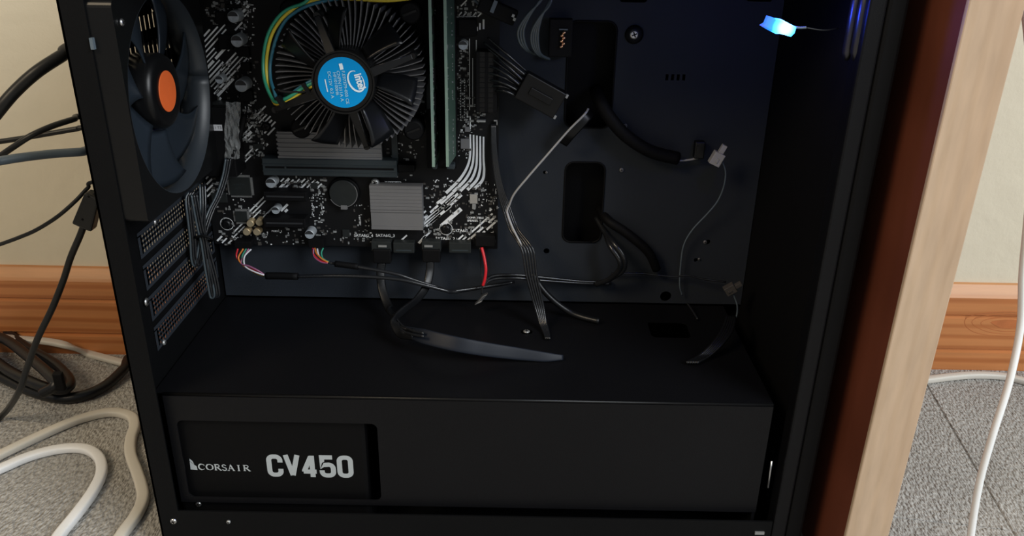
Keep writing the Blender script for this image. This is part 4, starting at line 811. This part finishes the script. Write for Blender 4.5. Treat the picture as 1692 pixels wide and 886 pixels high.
# fan plugs with thin leads
def fan_plug(x, y, dx, dy, lab, path, sc, m):
    Yp = path[0][2]; o = thing('drive_plug', lab, 'plug', at(x, y, Yp), 'unplugged grey plugs')
    d = (at(x + dx, y + dy, Yp) - at(x, y, Yp)).normalized(); n = Vector((-d.z, 0, d.x)); c = at(x, y, Yp)
    MB().obox(c, d, n, Y1, 0.0045 * sc, 0.0038 * sc, 0.0028).build('plug_body', m, o, bevel=0.0004)
    MB().obox(c + d * 0.0072 * sc - n * 0.0002, d, n, Y1, 0.0032 * sc, 0.0017 * sc, 0.0018).build('plug_tongue', m, o, bevel=0.0003)
    MB().obox(c - Y1 * 0.0030 - d * 0.0008, d, n, Y1, 0.0016, 0.0008, 0.0004).build('plug_tab', m, o)
    MB().tube(P3(path), 0.00055, 8, 8).build('lead', 'plug_grey' if False else 'w_slate', o)
fan_plug(1184, 262, 12, -20, 'upper pale grey plug with a lead hanging down on the dark tray', [(1194, 268, .535), (1199, 285, .537), (1196, 308, .540), (1186, 332, .543), (1170, 352, .546), (1144, 380, .549), (1130, 405, .551), (1125, 435, .552), (1123, 470, .552), (1127, 488, .5535)], 1.0, 'plug_grey')
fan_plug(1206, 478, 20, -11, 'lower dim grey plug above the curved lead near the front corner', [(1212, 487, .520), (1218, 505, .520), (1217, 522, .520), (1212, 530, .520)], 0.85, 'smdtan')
o = thing('lead_bundle', 'dark curved bundle of leads under the lower grey plug', 'wires', at(1195, 570, .51))
for k in range(5): MB().tube([zc(1214 - 3 * k, 524, .016), zc(1210 - 4 * k, 545, .014), zc(1194 - 4 * k, 568, .009), zc(1172 - 4 * k, 588, .003), zc(1150 - 4 * k, 600, .0015)], 0.0012, 8, 7).build('lead', 'w_black', o)
cable('thin_wire', 'short slanted wire on the shelf left of the lower grey plug', 'cable', [zc(1136, 502, .006), zc(1143, 512, .004), zc(1153, 528, .001)], 0.0008, 'w_shine')
# LED plug
LY = 0.4225; lc = at(1289, 43, LY)
led = thing('led_plug', 'brightly lit blue and white light on a thin wire near the top right', 'light', tuple(lc))
d = (at(1313, 50, LY) - at(1266, 34, LY)).normalized(); n_ = Vector((-d.z, 0, d.x))
def lpt(x, y): p = at(x, y, LY); q = p - lc; return (q.dot(d), q.dot(n_))
out = [lpt(x, y) for x, y in ((1256, 42), (1263, 38), (1268, 26), (1280, 30), (1291, 32), (1302, 38), (1314, 44), (1311, 54), (1308, 57), (1305, 60), (1295, 57), (1287, 55), (1280, 55), (1270, 50))]
me = MB(); n = len(out); cx = sum(a for a, _ in out) / n; cz_ = sum(c for _, c in out) / n; vs = []
for yy_, s_ in ((-0.0030, 0.80), (-0.0018, 1.0), (0.0018, 1.0), (0.0030, 0.80)): vs += [((cx + (a - cx) * s_), yy_, (cz_ + (c - cz_) * s_)) for a, c in out]
fs = [(k * n + i, k * n + (i + 1) % n, (k + 1) * n + (i + 1) % n, (k + 1) * n + i) for k in range(3) for i in range(n)] + [tuple(range(n)), tuple(reversed(range(3 * n, 4 * n)))]
me.add(vs, fs); mesh = bpy.data.meshes.new('lamp_body'); mesh.from_pydata([tuple(v) for v in me.v], [], me.f); mesh.materials.append(M['led'])
o = link('lamp_body', mesh, led, tuple(lc)); o.rotation_euler.y = -math.atan2(d.z, d.x)
MB().tube(P3([(1313, 45, LY), (1322, 46, LY), (1332, 45.5, LY)]), 0.0006, 8, 5).build('lamp_lead', 'w_slate', led)
MB().tube(P3([(1330, 45.5, LY), (1360, 50, LY + .003), (1385, 47, LY + .008)]), 0.0004, 6, 5).build('thin_lead', 'w_black', led)
lt = bpy.data.lights.new('led_glow', 'POINT'); lt.energy = 0.06; lt.color = (0.03, 0.06, 1.0); lt.shadow_soft_size = 0.004
lo = bpy.data.objects.new('led_glow', lt); COL.objects.link(lo); lo.location = lc + Vector((0.004, 0.004, 0.006))
# zip-tied bundle under the rear fan
o = thing('tied_cable', 'flat fan cable folded and zip tied below the exhaust fan', 'cable', at(335, 390, .50))
fold = [[(377, 262, .528), (372, 290, .524), (362, 322, .518), (349, 348, .512), (341, 370, .507), (335, 392, .503), (330, 420, .500), (325, 440, .500), (320, 428, .499), (318, 396, .499), (314, 360, .500), (311, 330, .503), (316, 318, .506)],
        [(320, 322, .503), (325, 350, .501), (331, 380, .500), (336, 400, .500), (342, 440, .499), (348, 475, .498), (352, 492, .498), (358, 488, .498), (354, 462, .499), (346, 430, .500), (338, 402, .501), (334, 375, .502), (335, 340, .506), (334, 305, .512)]]
for f_ in fold:
    for k in range(3): MB().tube([p + Vector((0.0016 * (k - 1), 0.0003 * k, 0.0002 * k)) for p in P3(f_)], 0.00078, 7, 6).build('strand', 'w_shine' if k else 'loop', o)
MB().tube(P3([(323, 392, .4985), (336, 390, .4975), (349, 394, .4985), (349, 398, .503), (336, 397, .5055), (323, 394, .503), (323, 392, .4985)]), 0.0010, 6, 4).build('cable_tie', 'matte', o)
cable('black_cable', 'black round cord crossing the left edge of the board to the tied cable', 'cable', P3([(404, 190, .535), (393, 235, .532), (380, 270, .530), (368, 300, .528)]), 0.0020, 'matte')
# clear film at the rear ports
fm_ = MB(); fr = random.Random(3); nx, nz = 7, 14; vs = []
for i in range(nz + 1):
    for j in range(nx + 1):
        x = 374 + (398 - 374) * j / nx + (3 if i > 9 else 0) - i * 0.4; y = 168 + (262 - 168) * i / nz; vs.append(bp(x + fr.uniform(-1, 1), y + fr.uniform(-2, 2), .0215 + fr.uniform(-.0012, .0012)))
fm_.add(vs, [(i * (nx + 1) + j, i * (nx + 1) + j + 1, (i + 1) * (nx + 1) + j + 1, (i + 1) * (nx + 1) + j) for i in range(nz) for j in range(nx)], False)
tag(fm_.build('plastic_film', 'clearish', solid=0.0002), 'crumpled clear plastic film at the left edge of the motherboard', 'film')
# ================================================================== CABLES LEFT OF THE CASE
def rear(L):          # the cable's far end goes into the computer's rear panel
    P = P3(L); return [Vector((-0.2195, 0.552, P[0].z + 0.002)), Vector((-0.232, 0.552, P[0].z + 0.002))] + P
cable('monitor_cable', 'thick black cable arching down left from the upper part of the case', 'cable', rear([(125, 78, .52), (102, 92, .51), (62, 118, .50), (28, 148, .495), (0, 180, .49), (-40, 235, .49), (-160, 420, .50), (-330, 560, .54), (-600, 600, .60)]), 0.0038, 'w_grey')
cable('thin_cable', 'black cord rising from the left edge, crossing over its neighbour', 'cable', rear([(140, 192, .55), (122, 197, .54), (85, 209, .53), (50, 225, .522), (22, 243, .52), (0, 258, .52), (-40, 285, .52), (-160, 370, .54), (-350, 450, .58), (-650, 500, .62)]), 0.0020, 'w_grey')
cable('thin_cable', 'nearly level black cord passing behind the crossing cord', 'cable', rear([(145, 211, .55), (127, 213, .55), (80, 221, .548), (40, 228, .548), (0, 234, .548), (-40, 240, .548), (-200, 270, .56), (-400, 330, .58), (-650, 400, .62)]), 0.0018, 'w_grey')
cable('grey_cable', 'slate blue grey cable level across the wall left of the case', 'cable', rear([(155, 248, .55), (135, 251, .54), (90, 254, .53), (45, 259, .52), (0, 266, .51), (-50, 276, .50), (-180, 320, .52), (-380, 400, .56), (-650, 460, .62)]), 0.0030, 'w_slate')
cable('thin_cable', 'thin black cord sagging from the plug down to the left edge', 'cable', rear([(162, 300, .55), (145, 311, .55), (125, 332, .545), (95, 358, .54), (60, 380, .54), (30, 393, .54), (0, 404, .54), (-40, 418, .54), (-160, 450, .55), (-350, 470, .58), (-650, 500, .62)]), 0.0014, 'w_grey')
o = thing('video_plug_cable', 'black moulded plug hanging by the case edge with its cord running down', 'cable', at(148, 345, .53))
c = at(148, 347, .54); d = (at(158, 318, .54) - at(140, 372, .54)).normalized(); n_ = Vector((-d.z, 0, d.x)); a = MB(); L = 0.0135
vs = [c + d * s * L + n_ * q * w_ + Y1 * y for s, w_ in ((-1, 0.0070), (1, 0.0052)) for q, y in ((-1, -.005), (1, -.005), (1, .005), (-1, .005))]
a.add(vs, [(0, 1, 2, 3), (7, 6, 5, 4), (0, 4, 5, 1), (1, 5, 6, 2), (2, 6, 7, 3), (3, 7, 4, 0)]).build('plug_shell', 'w_grey', o, bevel=0.0014)
for (x, y) in ((146, 325), (136, 363)): MB().lathe(at(x, y, .5348), -Y1, [(0, 0.0008), (0.0004, 0.0006)], 10).build('dimple', 'matte', o)
MB().tube([Vector((-0.2195, 0.552, c.z + 0.008)), Vector((-0.2300, 0.551, c.z + 0.0085)), c + d * 0.012], 0.0030, 10, 6).build('plug_neck', 'w_grey', o)
MB().tube(P3([(140, 368, .54), (132, 390, .54), (117, 425, .54), (104, 465, .54), (86, 510, .535), (62, 560, .53), (44, 610, .53), (30, 650, .53)]) + [atz(0, 690, .004), atz(-60, 730, .003), atz(-200, 760, .003), atz(-500, 720, .003)], 0.0024, 10, 8).build('cord', 'w_grey', o)
# heavy power cord on the floor
def fz(L, h): return [atz(x, y, h) for x, y in L]
pc = [Vector((-0.2195, 0.57, 0.060)), Vector((-0.245, 0.575, 0.045)), atz(225, 590, .012), atz(205, 610, .008), atz(175, 637, .006), atz(140, 653, .0055), atz(100, 658, .0055), atz(55, 648, .0055), atz(20, 632, .0055), atz(-20, 610, .006), atz(-50, 575, .008), atz(-30, 540, .014), atz(5, 545, .018), atz(45, 575, .018), atz(85, 598, .017), atz(108, 618, .016), atz(116, 634, .016), atz(104, 644, .016), atz(75, 640, .016), atz(40, 626, .016), atz(5, 606, .016), atz(-30, 575, .018), atz(-20, 555, .024), atz(10, 562, .027), atz(50, 592, .027), atz(80, 618, .027), atz(92, 636, .024), atz(70, 650, .016)]
cable('power_cable', 'heavy black power cord coiled on the carpet left of the case', 'cable', pc, 0.0046, 'w_black', n=8)
o = MB().obox(atz(98, 630, .031), Vector((1, 0, 0)), Vector((0, 1, 0.3)), Z1, 0.004, 0.0022, 0.008).build('cord_tie', 'matte', bevel=0.001); tag(o, 'small black tie standing on the coiled heavy power cord', 'cable tie')
cable('flat_cable', 'cream flat cord lying along the baseboard left of the case', 'cable', P3([(-650, 540, .668), (-300, 548, .668), (-100, 553, .668), (-20, 556, .668), (35, 561, .668), (75, 564, .667), (110, 571, .664)]) + fz([(145, 584), (170, 591), (205, 600), (240, 606), (300, 609), (420, 610), (620, 613), (900, 618)], .0025), 0, 'cord_cream', flat=(0.0040, 0.0022), up=(0, 0, 1), seg=12)
cable('flat_cable', 'wide cream cord looping round and snaking down beside the case corner', 'cable', fz([(-600, 900), (-300, 850), (-60, 782), (0, 752), (60, 723), (120, 697), (165, 684), (195, 682), (218, 690), (222, 706), (216, 728), (216, 752), (226, 780), (234, 805), (236, 825), (226, 850), (204, 880), (170, 930), (100, 1010), (-100, 1100), (-500, 1150)], .0032), 0, 'cord_cream', flat=(0.0042, 0.0028), up=(0, 0, 1), seg=12, n=8)
cable('flat_cable', 'white cord bending in a smaller loop at the bottom left corner', 'cable', fz([(-600, 960), (-300, 890), (-60, 800), (0, 775), (50, 754), (100, 742), (140, 742), (163, 756), (168, 780), (155, 810), (130, 845), (100, 882), (60, 935), (-60, 1010), (-300, 1050), (-600, 1060)], .0032), 0, 'cord_white', flat=(0.0040, 0.0028), up=(0, 0, 1), seg=12, n=8)
# right of the desk
cable('flat_cable', 'cream cord along the baseboard to the right of the desk panel', 'cable', fz([(1380, 640), (1440, 640), (1490, 632), (1530, 628), (1570, 623), (1610, 620), (1655, 622), (1692, 630), (1740, 645), (1850, 670), (2100, 690)], .0030), 0, 'cord_cream', flat=(0.0036, 0.0028), up=(0, 0, 1), seg=12)
cable('white_cable', 'bright white cord hanging at the right edge of the picture', 'cable', P3([(1700, -1100, .47), (1660, -600, .45), (1668, -250, .43), (1684, -60, .42), (1699, 60, .42), (1706, 200, .42), (1700, 340, .42), (1690, 450, .42), (1686, 540, .42), (1668, 630, .41), (1640, 720, .40), (1618, 800, .395), (1604, 886, .39), (1598, 940, .385)] ) + [atz(1600, 1010, .004), atz(1640, 1100, .003), atz(1900, 1200, .003)] + P3([]), 0.0021, 'cord_white', n=10)
